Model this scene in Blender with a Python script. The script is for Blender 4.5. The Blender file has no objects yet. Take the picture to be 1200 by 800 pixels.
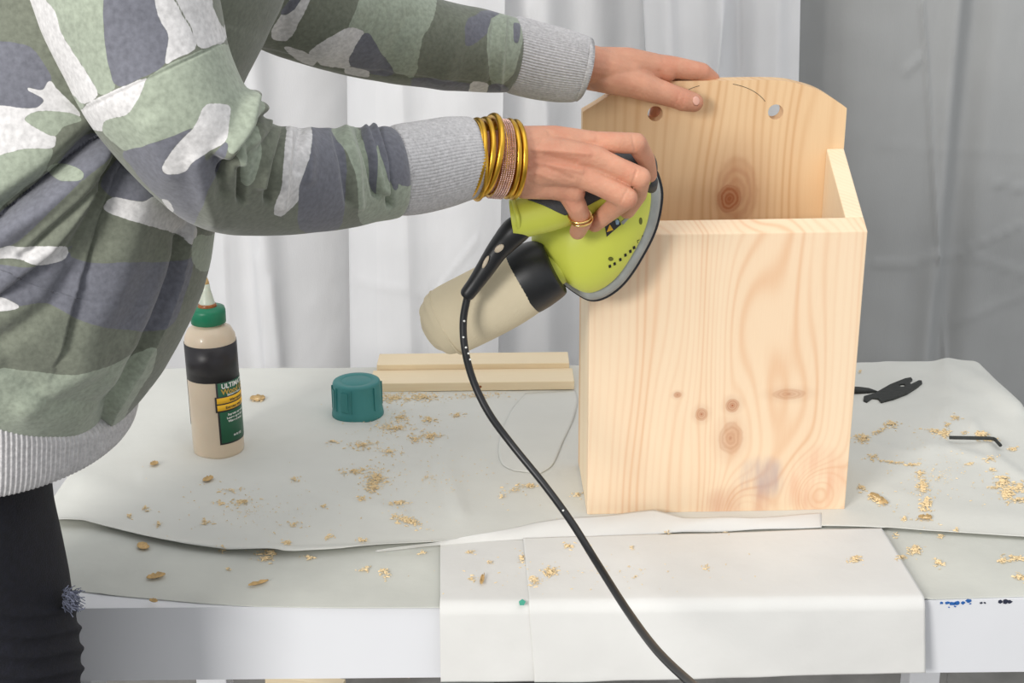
import bpy, bmesh, math, random
import numpy as np
from mathutils import Vector, Matrix, Euler
random.seed(7); np.random.seed(7)
SC = bpy.context.scene
COL = SC.collection
# ---------------- camera, world, lights, exposure ----------------
F = 1667.0
CAM_H = 1.442
PITCH = math.radians(19.0); ROLL = math.radians(-0.55)
cd = bpy.data.cameras.new('camera'); cam = bpy.data.objects.new('camera', cd); COL.objects.link(cam)
cd.sensor_width = 36; cd.lens = 36 * F / 1200
CM = Matrix.Rotation(math.pi / 2 - PITCH, 4, 'X') @ Matrix.Rotation(ROLL, 4, 'Z')
cam.matrix_world = Matrix.Translation((0, 0, CAM_H)) @ CM
SC.camera = cam
SC.view_settings.view_transform = 'Standard'; SC.view_settings.look = 'None'
SC.view_settings.gamma = 1; SC.view_settings.exposure = 0.03
w = bpy.data.worlds.new('world'); SC.world = w; w.use_nodes = True
w.node_tree.nodes['Background'].inputs[0].default_value = (0.94, 0.965, 1.0, 1)
w.node_tree.nodes['Background'].inputs[1].default_value = 0.74
def area(name, loc, target, sx, sy, power, col):
    l = bpy.data.lights.new(name, 'AREA'); l.shape = 'RECTANGLE'; l.size = sx; l.size_y = sy
    l.energy = power; l.color = col
    o = bpy.data.objects.new(name, l); COL.objects.link(o); o.location = loc
    o.rotation_euler = (Vector(target) - Vector(loc)).to_track_quat('-Z', 'Y').to_euler()
    return o
area('window_daylight', (-1.7, -1.3, 2.1), (0.05, 1.6, 0.9), 0.95, 0.95, 84, (1.0, 0.975, 0.94))
area('overhead_daylight', (0.4, 0.6, 3.2), (0.0, 1.6, 0.8), 2.5, 2.0, 17, (1.0, 0.98, 0.96))

# ---------------- pixel <-> place helpers ----------------
CM3 = np.array(CM.to_3x3())
CAMP = np.array([0, 0, CAM_H])
def ray(px, py):
    return CM3 @ np.array([(px - 600) / F, -(py - 400) / F, -1.0])
def U(px, py, Y):
    d = ray(px, py); return CAMP + d * (Y / d[1])
def T(px, py, Z):
    d = ray(px, py); return CAMP + d * ((Z - CAM_H) / d[2])
def project(P):
    q = (P - CAMP) @ CM3
    return np.stack([600 + F * q[:, 0] / -q[:, 2], 400 - F * q[:, 1] / -q[:, 2]], 1)
TZ = 0.75
# ---------------- object helpers ----------------
def tag(o, label=None, cat=None, group=None, kind=None):
    if label: o['label'] = label
    if cat: o['category'] = cat
    if group: o['group'] = group
    if kind: o['kind'] = kind
    return o
def empty(name, loc, label, cat, group=None):
    o = bpy.data.objects.new(name, None); COL.objects.link(o); o.location = Vector(loc); o.empty_display_size = .02
    return tag(o, label, cat, group)
def link_mesh(name, me, mat, parent=None, smooth=True):
    o = bpy.data.objects.new(name, me); COL.objects.link(o)
    if mat is not None and not me.materials: me.materials.append(mat)
    if smooth and len(me.polygons): me.polygons.foreach_set('use_smooth', [True] * len(me.polygons))
    if parent is not None:
        o.parent = parent
        def world_of(p):
            b = Matrix.Translation(p.location) @ p.rotation_euler.to_matrix().to_4x4()
            return b if p.parent is None else world_of(p.parent) @ p.matrix_parent_inverse @ b
        o.matrix_parent_inverse = world_of(parent).inverted()
    return o
def mesh(name, V, Fc, mat, parent=None, smooth=True):
    me = bpy.data.meshes.new(name); me.from_pydata([tuple(map(float, v)) for v in V], [], [tuple(map(int, f)) for f in Fc]); me.update()
    return link_mesh(name, me, mat, parent, smooth)
class MB:
    def __init__(s): s.V = []; s.F = []
    def add(s, V, Fc):
        n = len(s.V); s.V += [tuple(map(float, v)) for v in V]; s.F += [tuple(int(i) + n for i in f) for f in Fc]
    def box(s, lo, hi, M=None):
        x0, y0, z0 = lo; x1, y1, z1 = hi
        V = [(x0,y0,z0),(x1,y0,z0),(x1,y1,z0),(x0,y1,z0),(x0,y0,z1),(x1,y0,z1),(x1,y1,z1),(x0,y1,z1)]
        if M is not None: V = [M @ Vector(v) for v in V]
        s.add(V, [(0,3,2,1),(4,5,6,7),(0,1,5,4),(1,2,6,5),(2,3,7,6),(3,0,4,7)])
    def build(s, name, mat, parent=None, smooth=False, bevel=0):
        o = mesh(name, s.V, s.F, mat, parent, smooth)
        if bevel:
            b = o.modifiers.new('bevel', 'BEVEL'); b.width = bevel; b.segments = 2; b.limit_method = 'ANGLE'
        return o
def catmull(P, n):
    P = np.asarray(P, float); m = len(P); t = np.linspace(0, m - 1, n); i = np.minimum(t.astype(int), m - 2); u = (t - i)[:, None]
    p1 = P[i]; p2 = P[i + 1]; p0 = np.where((i > 0)[:, None], P[np.maximum(i - 1, 0)], 2 * p1 - p2)
    p3 = np.where((i < m - 2)[:, None], P[np.minimum(i + 2, m - 1)], 2 * p2 - p1)
    return .5 * (2 * p1 + (p2 - p0) * u + (2 * p0 - 5 * p1 + 4 * p2 - p3) * u ** 2 + (3 * p1 - p0 - 3 * p2 + p3) * u ** 3)
def gridfaces(nu, nv, closed=True):
    i, j = np.meshgrid(np.arange(nu - 1), np.arange(nv if closed else nv - 1), indexing='ij')
    a = i * nv + j; b = i * nv + (j + 1) % nv; c = (i + 1) * nv + (j + 1) % nv; d = (i + 1) * nv + j
    return np.stack([a, b, c, d], -1).reshape(-1, 4)
def loft(st, nu, nv, vb=0.0):
    """stations (A pixel, B pixel, Y, depth radius) -> rings of real 3D points"""
    C = []
    for A, B, Y, rd in st:
        a = U(A[0], A[1], Y); b = U(B[0], B[1], Y); C.append(np.concatenate([(a + b) / 2, (a - b) / 2, [rd]]))
    C = catmull(C, nu); c = C[:, :3]; a = C[:, 3:6]; rd = C[:, 6]
    d = np.gradient(c, axis=0); b = np.cross(a, d); b /= np.linalg.norm(b, axis=1)[:, None]
    b *= np.sign(b[:, 1:2]) * -1
    if vb:
        vv = CAMP - c; vv /= np.linalg.norm(vv, axis=1)[:, None]; b = b * (1 - vb) + vv * vb; b /= np.linalg.norm(b, axis=1)[:, None]
    ph = np.linspace(0, 2 * np.pi, nv, endpoint=False)
    V = c[:, None] + a[:, None] * np.cos(ph)[None, :, None] + (b * rd[:, None])[:, None] * np.sin(ph)[None, :, None]
    return V, c
def normals_of(V, Fc):
    N = np.zeros_like(V); q = V[Fc]
    n = np.cross(q[:, 2] - q[:, 0], q[:, 3] - q[:, 1])
    for k in range(4): np.add.at(N, Fc[:, k], n)
    return N / (np.linalg.norm(N, axis=1)[:, None] + 1e-12)
def tube(pts, rad, nv=12, nu=None, cap=True):
    P = np.asarray(pts, float); R = np.asarray(rad, float) * np.ones(len(P))
    if nu: Q = catmull(np.concatenate([P, R[:, None]], 1), nu); P = Q[:, :3]; R = Q[:, 3]
    n = len(P); d = np.gradient(P, axis=0); d /= np.linalg.norm(d, axis=1)[:, None]
    up = np.array([0, 0, 1.]) if abs(d[0][2]) < .9 else np.array([1., 0, 0])
    u = np.cross(d[0], up); u /= np.linalg.norm(u); V = []
    ph = np.linspace(0, 2 * np.pi, nv, endpoint=False)
    for k in range(n):
        u = u - d[k] * (u @ d[k]); u /= np.linalg.norm(u); v = np.cross(d[k], u)
        V.append(P[k] + R[k] * (np.cos(ph)[:, None] * u + np.sin(ph)[:, None] * v))
    V = np.concatenate(V); Fc = gridfaces(n, nv).tolist()
    if cap: Fc += [tuple(range(nv))[::-1], tuple(range((n - 1) * nv, n * nv))]
    return V, Fc
def lathe(prof, nv=40, cap=True):
    V = []; ph = np.linspace(0, 2 * np.pi, nv, endpoint=False)
    for r, z in prof: V.append(np.stack([r * np.cos(ph), r * np.sin(ph), np.full(nv, z)], 1))
    V = np.concatenate(V); Fc = gridfaces(len(prof), nv).tolist(); n = len(prof)
    if cap: Fc += [tuple(range(nv))[::-1], tuple(range((n - 1) * nv, n * nv))]
    return V, Fc
def round_cone(p0, r0, p1, r1, nv=20, k=5):
    p0 = np.asarray(p0, float); p1 = np.asarray(p1, float); d = p1 - p0; d /= np.linalg.norm(d) + 1e-9
    pts = []; rr = []
    for i in range(k): a = math.pi / 2 * (1 - i / k) ; pts.append(p0 - d * r0 * math.sin(a)); rr.append(max(r0 * math.cos(a), r0 * .05))
    pts.append(p0); rr.append(r0); pts.append(p1); rr.append(r1)
    for i in range(1, k + 1): a = math.pi / 2 * i / k; pts.append(p1 + d * r1 * math.sin(a)); rr.append(max(r1 * math.cos(a), r1 * .05))
    return tube(pts, rr, nv)
def remeshed(mb, vox, smooth_it, fac=.5):
    me = bpy.data.meshes.new('tmp'); me.from_pydata(mb.V, [], mb.F); me.update()
    o = bpy.data.objects.new('tmp', me); COL.objects.link(o)
    r = o.modifiers.new('r', 'REMESH'); r.mode = 'VOXEL'; r.voxel_size = vox
    s = o.modifiers.new('s', 'SMOOTH'); s.iterations = smooth_it; s.factor = fac
    dg = bpy.context.evaluated_depsgraph_get(); dg.update(); ev = o.evaluated_get(dg)
    m2 = bpy.data.meshes.new_from_object(ev); bpy.data.objects.remove(o)
    V = np.empty(len(m2.vertices) * 3); m2.vertices.foreach_get('co', V)
    Fc = [tuple(p.vertices) for p in m2.polygons]
    return V.reshape(-1, 3), Fc
def snoise(P, scale, seed=0, octs=4):
    """cheap smooth sum of sines noise in [-1,1]"""
    r = np.random.RandomState(seed); out = np.zeros(len(P)); tot = 0
    for o in range(octs):
        for _ in range(4):
            k = r.normal(size=P.shape[1]); k /= np.linalg.norm(k); k *= scale * (1.7 ** o) * r.uniform(.7, 1.3)
            out += np.sin(P @ k + r.uniform(0, 6.28)) * (.6 ** o); tot += .6 ** o * .5
    return out / tot / 1.6

# ---------------- materials ----------------
def lin(c):
    return tuple(((x / 255) / 12.92 if x / 255 <= .04045 else ((x / 255 + .055) / 1.055) ** 2.4) for x in c) + (1,)
def newmat(name):
    m = bpy.data.materials.new(name); m.use_nodes = True
    return m, m.node_tree, m.node_tree.nodes['Principled BSDF']
def N(nt, typ, **kw):
    n = nt.nodes.new(typ)
    for k, v in kw.items(): setattr(n, k, v)
    return n
def simple(name, rgb, rough=.5, metal=0, var=.08, scale=30, bump=0, bscale=200, spec=.5, sss=0, trans=0, stretch=(1,1,1), coat=0):
    m, nt, b = newmat(name); L = nt.links
    tc = N(nt, 'ShaderNodeTexCoord'); mp = N(nt, 'ShaderNodeMapping'); mp.inputs['Scale'].default_value = stretch
    L.new(tc.outputs['Object'], mp.inputs[0])
    nz = N(nt, 'ShaderNodeTexNoise'); nz.inputs['Scale'].default_value = scale; nz.inputs['Detail'].default_value = 5
    L.new(mp.outputs[0], nz.inputs[0])
    c = lin(rgb); r = N(nt, 'ShaderNodeValToRGB'); r.color_ramp.elements[0].position = .3; r.color_ramp.elements[1].position = .7
    r.color_ramp.elements[0].color = tuple(x * (1 - var) for x in c[:3]) + (1,); r.color_ramp.elements[1].color = tuple(min(1, x * (1 + var)) for x in c[:3]) + (1,)
    L.new(nz.outputs[0], r.inputs[0]); L.new(r.outputs[0], b.inputs['Base Color'])
    b.inputs['Roughness'].default_value = rough; b.inputs['Metallic'].default_value = metal
    b.inputs['Specular IOR Level'].default_value = spec
    if coat: b.inputs['Coat Weight'].default_value = coat
    if sss:
        b.inputs['Subsurface Weight'].default_value = sss; b.inputs['Subsurface Scale'].default_value = .012; b.inputs['Subsurface Radius'].default_value = (1, .35, .2)
    if bump:
        n2 = N(nt, 'ShaderNodeTexNoise'); n2.inputs['Scale'].default_value = bscale; n2.inputs['Detail'].default_value = 4
        L.new(mp.outputs[0], n2.inputs[0]); bp = N(nt, 'ShaderNodeBump'); bp.inputs['Strength'].default_value = bump; bp.inputs['Distance'].default_value = .002
        L.new(n2.outputs[0], bp.inputs['Height']); L.new(bp.outputs[0], b.inputs['Normal'])
    if trans:
        t = N(nt, 'ShaderNodeBsdfTranslucent'); L.new(r.outputs[0], t.inputs[0]); mx = N(nt, 'ShaderNodeMixShader'); mx.inputs[0].default_value = trans
        L.new(b.outputs[0], mx.inputs[1]); L.new(t.outputs[0], mx.inputs[2]); L.new(mx.outputs[0], nt.nodes['Material Output'].inputs[0])
    return m
def mth(nt, op, a, b=None, c=None):
    n = N(nt, 'ShaderNodeMath', operation=op)
    for i, x in enumerate((a, b, c)):
        if x is None: continue
        if isinstance(x, (int, float)): n.inputs[i].default_value = x
        else: nt.links.new(x, n.inputs[i])
    return n.outputs[0]
def mixc(nt, f, a, b, mode='MIX'):
    n = N(nt, 'ShaderNodeMix', data_type='RGBA', blend_type=mode)
    for s, x in ((n.inputs[0], f), (n.inputs[6], a), (n.inputs[7], b)):
        if isinstance(x, (int, float)): s.default_value = x
        elif isinstance(x, tuple): s.default_value = x
        else: nt.links.new(x, s)
    return n.outputs[2]
def sstep(nt, x, lo, hi):
    n = N(nt, 'ShaderNodeMapRange', interpolation_type='SMOOTHSTEP'); nt.links.new(x, n.inputs[0])
    n.inputs[1].default_value = lo; n.inputs[2].default_value = hi; return n.outputs[0]
def wood(name, base, dark, knots=(), freq=130, axis='XZ', warp=.010, contrast=.5, stain=None, arches=()):
    """pine: grain lines run along the second axis and flow round the knots (u, v, radius, v/u aspect, strength)"""
    m, nt, b = newmat(name); L = nt.links
    tc = N(nt, 'ShaderNodeTexCoord'); sp = N(nt, 'ShaderNodeSeparateXYZ'); L.new(tc.outputs['Object'], sp.inputs[0])
    u = sp.outputs['XYZ'.index(axis[0])]; v = sp.outputs['XYZ'.index(axis[1])]
    third = sp.outputs[({0,1,2} - {'XYZ'.index(axis[0]), 'XYZ'.index(axis[1])}).pop()]
    cb = N(nt, 'ShaderNodeCombineXYZ'); L.new(u, cb.inputs[0]); L.new(mth(nt, 'MULTIPLY', v, .16), cb.inputs[1]); L.new(third, cb.inputs[2])
    nz = N(nt, 'ShaderNodeTexNoise'); nz.inputs['Scale'].default_value = 9; nz.inputs['Detail'].default_value = 1.5; L.new(cb.outputs[0], nz.inputs[0])
    Fv = mth(nt, 'MULTIPLY_ADD', mth(nt, 'SUBTRACT', nz.outputs[0], .5), warp * 8, u)
    Fv = mth(nt, 'MULTIPLY_ADD', third, .6, Fv)
    kmask = 0.0; kn = N(nt, 'ShaderNodeTexNoise'); kn.inputs['Scale'].default_value = 75; kn.inputs['Detail'].default_value = 3; L.new(tc.outputs['Object'], kn.inputs[0])
    for (ku, kv, kr, asp, st) in knots:
        du = mth(nt, 'SUBTRACT', u, ku); dv = mth(nt, 'SUBTRACT', v, kv)
        dv1 = mth(nt, 'DIVIDE', dv, 2.6); d2 = mth(nt, 'ADD', mth(nt, 'MULTIPLY', du, du), mth(nt, 'MULTIPLY', dv1, dv1))
        pu = mth(nt, 'DIVIDE', mth(nt, 'MULTIPLY', du, kr * kr * 1.1), mth(nt, 'ADD', d2, kr * kr * 1.0))
        Fv = mth(nt, 'SUBTRACT', Fv, pu)
        dv2 = mth(nt, 'DIVIDE', dv, asp); dd = mth(nt, 'SQRT', mth(nt, 'ADD', mth(nt, 'MULTIPLY', du, du), mth(nt, 'MULTIPLY', dv2, dv2)))
        nk = mth(nt, 'MULTIPLY_ADD', mth(nt, 'SUBTRACT', kn.outputs[0], .5), min(kr, .012) * .5, dd); dd = nk
        mk = mth(nt, 'MULTIPLY', mth(nt, 'SUBTRACT', 1.0, sstep(nt, nk, kr * .75, kr * 1.12)), st)
        halo = mth(nt, 'MULTIPLY', mth(nt, 'SUBTRACT', 1.0, sstep(nt, nk, kr * .8, kr * 2.1)), st * .28)
        rg = mth(nt, 'MULTIPLY', mth(nt, 'SINE', mth(nt, 'MULTIPLY', dd, 6.28 * 3.5 / kr)), mth(nt, 'MULTIPLY', mk, .13))
        core = mth(nt, 'MULTIPLY', mth(nt, 'SUBTRACT', 1.0, sstep(nt, dd, 0, kr * .4)), st * .45)
        mk = mth(nt, 'ADD', mth(nt, 'ADD', mth(nt, 'MULTIPLY', mk, .55), rg), mth(nt, 'ADD', core, halo))
        kmask = mth(nt, 'MAXIMUM', mk, kmask)
    for (au, av, k, s, amp) in arches:      # cathedral figure: F bends with a local paraboloid
        du = mth(nt, 'SUBTRACT', u, au); dv = mth(nt, 'SUBTRACT', v, av)
        g = mth(nt, 'ADD', mth(nt, 'MULTIPLY', mth(nt, 'MULTIPLY', du, du), k), mth(nt, 'MULTIPLY', mth(nt, 'MULTIPLY', dv, dv), s))
        Fv = mth(nt, 'MULTIPLY_ADD', mth(nt, 'POWER', 2.718, mth(nt, 'MULTIPLY', g, -1.0)), amp, Fv)
    s1 = mth(nt, 'MULTIPLY_ADD', mth(nt, 'SINE', mth(nt, 'MULTIPLY', Fv, 6.28 * freq)), .5, .5)
    s1 = mth(nt, 'POWER', s1, 2.4)
    nb = N(nt, 'ShaderNodeTexNoise'); nb.inputs['Scale'].default_value = 1.0; nb.inputs['Detail'].default_value = 2
    cb2 = N(nt, 'ShaderNodeCombineXYZ'); L.new(mth(nt, 'MULTIPLY', Fv, 26), cb2.inputs[0]); L.new(mth(nt, 'MULTIPLY', v, 1.2), cb2.inputs[1]); L.new(cb2.outputs[0], nb.inputs[0])
    band = sstep(nt, nb.outputs[0], .35, .68)
    nf = N(nt, 'ShaderNodeTexNoise'); nf.inputs['Scale'].default_value = 1.0; nf.inputs['Detail'].default_value = 4
    cb3 = N(nt, 'ShaderNodeCombineXYZ'); L.new(mth(nt, 'MULTIPLY', u, 900), cb3.inputs[0]); L.new(mth(nt, 'MULTIPLY', v, 25), cb3.inputs[1]); L.new(mth(nt, 'MULTIPLY', third, 300), cb3.inputs[2]); L.new(cb3.outputs[0], nf.inputs[0])
    fac = mth(nt, 'MULTIPLY', mth(nt, 'MULTIPLY_ADD', s1, mth(nt, 'MULTIPLY_ADD', band, .65, .15), mth(nt, 'MULTIPLY', band, .22)), contrast)
    fac = mth(nt, 'MULTIPLY_ADD', mth(nt, 'SUBTRACT', nf.outputs[0], .5), .22, fac)
    c = mixc(nt, fac, lin(base), lin(dark))
    c = mixc(nt, kmask, c, lin((172, 104, 66)))
    if stain:
        for (su, sv, ru, rv, rgb, amt) in stain:
            du = mth(nt, 'DIVIDE', mth(nt, 'SUBTRACT', u, su), ru); dv = mth(nt, 'DIVIDE', mth(nt, 'SUBTRACT', v, sv), rv)
            dd = mth(nt, 'ADD', mth(nt, 'MULTIPLY', du, du), mth(nt, 'MULTIPLY', dv, dv))
            ns = N(nt, 'ShaderNodeTexNoise'); ns.inputs['Scale'].default_value = 60; ns.inputs['Detail'].default_value = 5; L.new(cb.outputs[0], ns.inputs[0])
            f = mth(nt, 'MULTIPLY', mth(nt, 'SUBTRACT', 1.0, sstep(nt, dd, .1, 1.0)), mth(nt, 'MULTIPLY', sstep(nt, ns.outputs[0], .3, .65), amt))
            c = mixc(nt, f, c, lin(rgb))
    L.new(c, b.inputs['Base Color']); b.inputs['Roughness'].default_value = .55; b.inputs['Specular IOR Level'].default_value = .3
    bp = N(nt, 'ShaderNodeBump'); bp.inputs['Strength'].default_value = .12; bp.inputs['Distance'].default_value = .001; L.new(nf.outputs[0], bp.inputs['Height']); L.new(bp.outputs[0], b.inputs['Normal'])
    return m
def camo_mat():
    m, nt, b = newmat('camouflage_fleece'); L = nt.links
    at = N(nt, 'ShaderNodeAttribute', attribute_name='camo'); sp = N(nt, 'ShaderNodeSeparateColor'); L.new(at.outputs['Color'], sp.inputs[0])
    tc = N(nt, 'ShaderNodeTexCoord')
    nz = N(nt, 'ShaderNodeTexNoise'); nz.inputs['Scale'].default_value = 260; nz.inputs['Detail'].default_value = 5; L.new(tc.outputs['Object'], nz.inputs[0])
    nb = N(nt, 'ShaderNodeTexNoise'); nb.inputs['Scale'].default_value = 22; nb.inputs['Detail'].default_value = 4; L.new(tc.outputs['Object'], nb.inputs[0])
    j = mth(nt, 'MULTIPLY', mth(nt, 'SUBTRACT', nz.outputs[0], .5), .10)
    c = lin((112, 116, 103))
    for ch, rgb in ((0, (150, 158, 142)), (1, (108, 109, 117)), (2, (203, 201, 200))):
        f = sstep(nt, mth(nt, 'ADD', sp.outputs[ch], j), .475, .525); c = mixc(nt, f, c, lin(rgb))
    me = mth(nt, 'MULTIPLY_ADD', nz.outputs[0], .8, .6)
    mb_ = mth(nt, 'MULTIPLY_ADD', nb.outputs[0], .2, .9)
    cc = N(nt, 'ShaderNodeCombineColor'); mm = mth(nt, 'MULTIPLY', me, mb_)
    for i in range(3): L.new(mm, cc.inputs[i])
    c = mixc(nt, 1.0, c, cc.outputs[0], 'MULTIPLY')
    L.new(c, b.inputs['Base Color']); b.inputs['Roughness'].default_value = .9; b.inputs['Specular IOR Level'].default_value = .15
    b.inputs['Sheen Weight'].default_value = .25
    bp = N(nt, 'ShaderNodeBump'); bp.inputs['Strength'].default_value = .25; bp.inputs['Distance'].default_value = .001; L.new(nz.outputs[0], bp.inputs['Height']); L.new(bp.outputs[0], b.inputs['Normal'])
    return m
M = {}
M['fleece'] = camo_mat()
M['rib'] = simple('grey_melange_rib', (196, 194, 194), .9, var=.16, scale=320, bump=.3, bscale=500, spec=.15)
M['skin'] = simple('skin', (208, 152, 124), .5, var=.10, scale=40, bump=.28, bscale=380, spec=.4, sss=.12)
_nt = M['skin'].node_tree; _b = _nt.nodes['Principled BSDF']; _src = _b.inputs['Base Color'].links[0].from_socket
_tc = N(_nt, 'ShaderNodeTexCoord'); _nz = N(_nt, 'ShaderNodeTexNoise'); _nz.inputs['Scale'].default_value = 38; _nz.inputs['Detail'].default_value = 3; _nt.links.new(_tc.outputs['Object'], _nz.inputs[0])
_nt.links.new(mixc(_nt, mth(_nt, 'MULTIPLY', sstep(_nt, _nz.outputs[0], .42, .68), .45), _src, lin((198, 128, 102))), _b.inputs['Base Color'])
M['nail'] = simple('nail', (218, 166, 146), .25, var=.03)
M['hair'] = simple('brown_hair', (70, 45, 30), .5, var=.3, scale=80, stretch=(1, 1, .1))
M['denim'] = simple('dark_navy_denim', (15, 16, 27), .85, var=.35, scale=160, bump=.4, bscale=600)
M['fray'] = simple('frayed_denim', (92, 96, 112), .9, var=.4, scale=300)
M['shoe'] = simple('white_canvas', (220, 220, 216), .8)
M['paint'] = simple('white_painted_wood', (226, 227, 230), .42, var=.02, scale=8, bump=.05, bscale=60)
M['blue'] = simple('blue_paint', (35, 95, 165), .5); M['dark_paint'] = simple('dark_navy_paint', (40, 45, 65), .5)
M['teal_paint'] = simple('teal_paint', (70, 175, 150), .5)
M['paper'] = simple('white_drop_sheet', (214, 214, 207), .7, var=.05, scale=7, bump=.5, bscale=22, spec=.25)
M['paper2'] = simple('grey_white_drop_sheet', (203, 204, 196), .7, var=.09, scale=9, bump=.5, bscale=25, spec=.25)
M['paper3'] = simple('thin_white_paper', (219, 218, 214), .75, var=.045, scale=9, bump=.5, bscale=28, spec=.15)
M['curtain'] = simple('white_cotton', (236, 236, 237), .9, var=.03, scale=14, bump=.12, bscale=500, spec=.1, trans=.15, stretch=(1, 1, .25))
M['curtain_grey'] = simple('pale_grey_cotton', (186, 187, 186), .9, var=.035, scale=14, bump=.15, bscale=500, spec=.1, trans=.1, stretch=(1, 1, .25))
M['wall'] = simple('wall_paint', (205, 205, 200), .8); M['rod'] = simple('rod_steel', (150, 150, 150), .3, 1)
M['concrete'] = simple('concrete', (128, 126, 122), .85, var=.25, scale=9, bump=.4, bscale=70)
M['lime'] = simple('lime_green_plastic', (206, 212, 84), .42, var=.03, scale=12, spec=.45)
M['black'] = simple('black_rubber', (24, 25, 27), .42, var=.2, scale=60)
M['grip'] = simple('dark_grey_rubber_grip', (66, 68, 70), .6, var=.1, scale=90, bump=.3, bscale=700)
M['skirt'] = simple('grey_dusty_plastic', (158, 160, 156), .5, var=.15, scale=60)
M['pad'] = simple('black_foam_pad', (40, 40, 44), .8); M['sandpaper'] = simple('sandpaper', (150, 120, 95), .95, bump=.6, bscale=1500)
M['bag'] = simple('beige_dust_bag', (214, 201, 172), .78, var=.05, scale=14, bump=.2, bscale=300, spec=.2)
M['dark'] = simple('vent_black', (22, 22, 20), .8)
M['gold'] = simple('brushed_gold', (214, 168, 62), .30, 1, var=.12, scale=70, stretch=(1, 1, 1))
M['ringgold'] = simple('polished_gold', (240, 205, 130), .15, 1, var=.05)
M['bead'] = simple('rose_gold_crystal', (226, 186, 174), .22, .75, var=.3, scale=500)
M['glue'] = simple('tan_glue_plastic', (210, 192, 168), .38, var=.04, scale=20, sss=.1, coat=.2)
M['label_black'] = simple('black_label', (36, 33, 36), .4, var=.03); M['label_green'] = simple('green_label', (18, 92, 62), .4, var=.03)
M['label_yellow'] = simple('yellow_label', (244, 188, 28), .4, var=.02); M['label_white'] = simple('white_print', (235, 235, 230), .4, var=.01)
M['label_gold'] = simple('gold_print', (196, 160, 70), .4, var=.02); M['cap_green'] = simple('green_cap', (18, 118, 84), .4, var=.06)
M['nozzle'] = simple('cloudy_nozzle', (196, 202, 186), .35, var=.1, scale=90, sss=.1); M['dried'] = simple('dried_glue', (150, 88, 40), .35, var=.3, scale=200)
M['teal'] = simple('teal_plastic', (54, 128, 127), .5, var=.05, scale=40)
M['steel'] = simple('blackened_steel', (52, 54, 52), .45, .3, var=.2, scale=150, bump=.2)
M['dust'] = simple('pine_sawdust', (232, 208, 164), .9, var=.2, scale=250)
M['shaving'] = simple('brown_shaving', (204, 170, 116), .8, var=.25, scale=200)
M['warn_blue'] = simple('pale_blue_print', (150, 180, 205), .4)

# ---------------- setting ----------------
mb = MB(); mb.box((-3.2, -2.6, -.1), (3.2, 3.1, 0)); o = mb.build('floor', M['concrete']); o['kind'] = 'structure'
mb = MB(); mb.box((-3.2, 2.85, 0), (3.2, 2.95, 2.7)); o = mb.build('wall_back', M['wall']); o['kind'] = 'structure'

# ---------------- curtains ----------------
def curtain(name, x0, x1, Y, prof, mat, label, creases=(), top=2.3, group=None):
    """prof(s, z, X) -> forward offset in metres; x0/x1 are world X (floats or (top,bottom))"""
    root = empty(name, ((x0[0] + x1[0]) / 2, Y, 0.02), label, 'curtain', group)
    nx, nz = 300, 230
    s = np.linspace(0, 1, nx)[None, :]; z = np.linspace(.02, top, nz)[:, None]
    t = (z - .02) / (top - .02)
    X = (x0[1] * (1 - t) + x0[0] * t) * (1 - s) + (x1[1] * (1 - t) + x1[0] * t) * s
    Yv = Y - prof(s + 0 * z, z + 0 * s, X)
    P = np.stack([X.ravel(), (z + 0 * s).ravel()], 1)
    Yv = Yv.ravel() - .004 * snoise(P, 14, 3) - .0012 * snoise(P, 60, 4)
    pj = project(np.stack([P[:, 0], Yv, P[:, 1]], 1))
    for pl, wd, amp in creases: Yv -= amp * np.exp(-(seg_dist(pj, pl) / wd) ** 2)
    V = np.stack([P[:, 0], Yv, P[:, 1]], 1)
    c = mesh('cloth', V, gridfaces(nz, nx, False), mat, root)
    so = c.modifiers.new('thick', 'SOLIDIFY'); so.thickness = .0012
    return root
def seg_dist(P, pl, signed=False):
    pl = np.asarray(pl, float); best = np.full(len(P), 1e9)
    for a, b in zip(pl[:-1], pl[1:]):
        d = b - a; t = np.clip(((P - a) @ d) / (d @ d + 1e-9), 0, 1); best = np.minimum(best, np.linalg.norm(P - a - t[:, None] * d, axis=1))
    return best
def XP(px, py, Y): return U(px, py, Y)[0]
def bump(s, c, w_): return np.exp(-((s - c) / w_) ** 2)
CY = 2.48
def pair(px_top, px_bot, Y, zt=2.3, zb=.02):
    """world X at top and bottom for an edge that passes (px_top, y=0) and (px_bot, y=430)"""
    a = U(px_top, 0, Y); b = U(px_bot, 430, Y); k = (a[0] - b[0]) / (a[2] - b[2])
    return (a[0] + k * (zt - a[2]), a[0] + k * (zb - a[2]))
def gX(X, px, Y=CY): return X - XP(px, 300, Y)
# left curtain, hanging behind the bottle; a bright ridge near px 305, turns away to the right
curtain('curtain', (-1.75, -1.75), pair(412, 418, CY), CY,
    lambda s, z, X: .030 * np.exp(-(gX(X, 312) / .022) ** 2) + .022 * np.exp(-(gX(X, 262) / .03) ** 2) + .05 * np.sin(gX(X, 120) * 22) * (gX(X, 230) < 0) * np.clip(-gX(X, 230) * 8, 0, 1) - .45 * np.clip(gX(X, 322), 0, 1),
    M['curtain'], 'white curtain panel behind the glue bottle and the belly of the sweatshirt', [([(318, 330), (330, 440)], 4, .006), ([(300, 300), (312, 430)], 3, .006), ([(262, 280), (268, 430)], 3, .004)])
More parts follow.
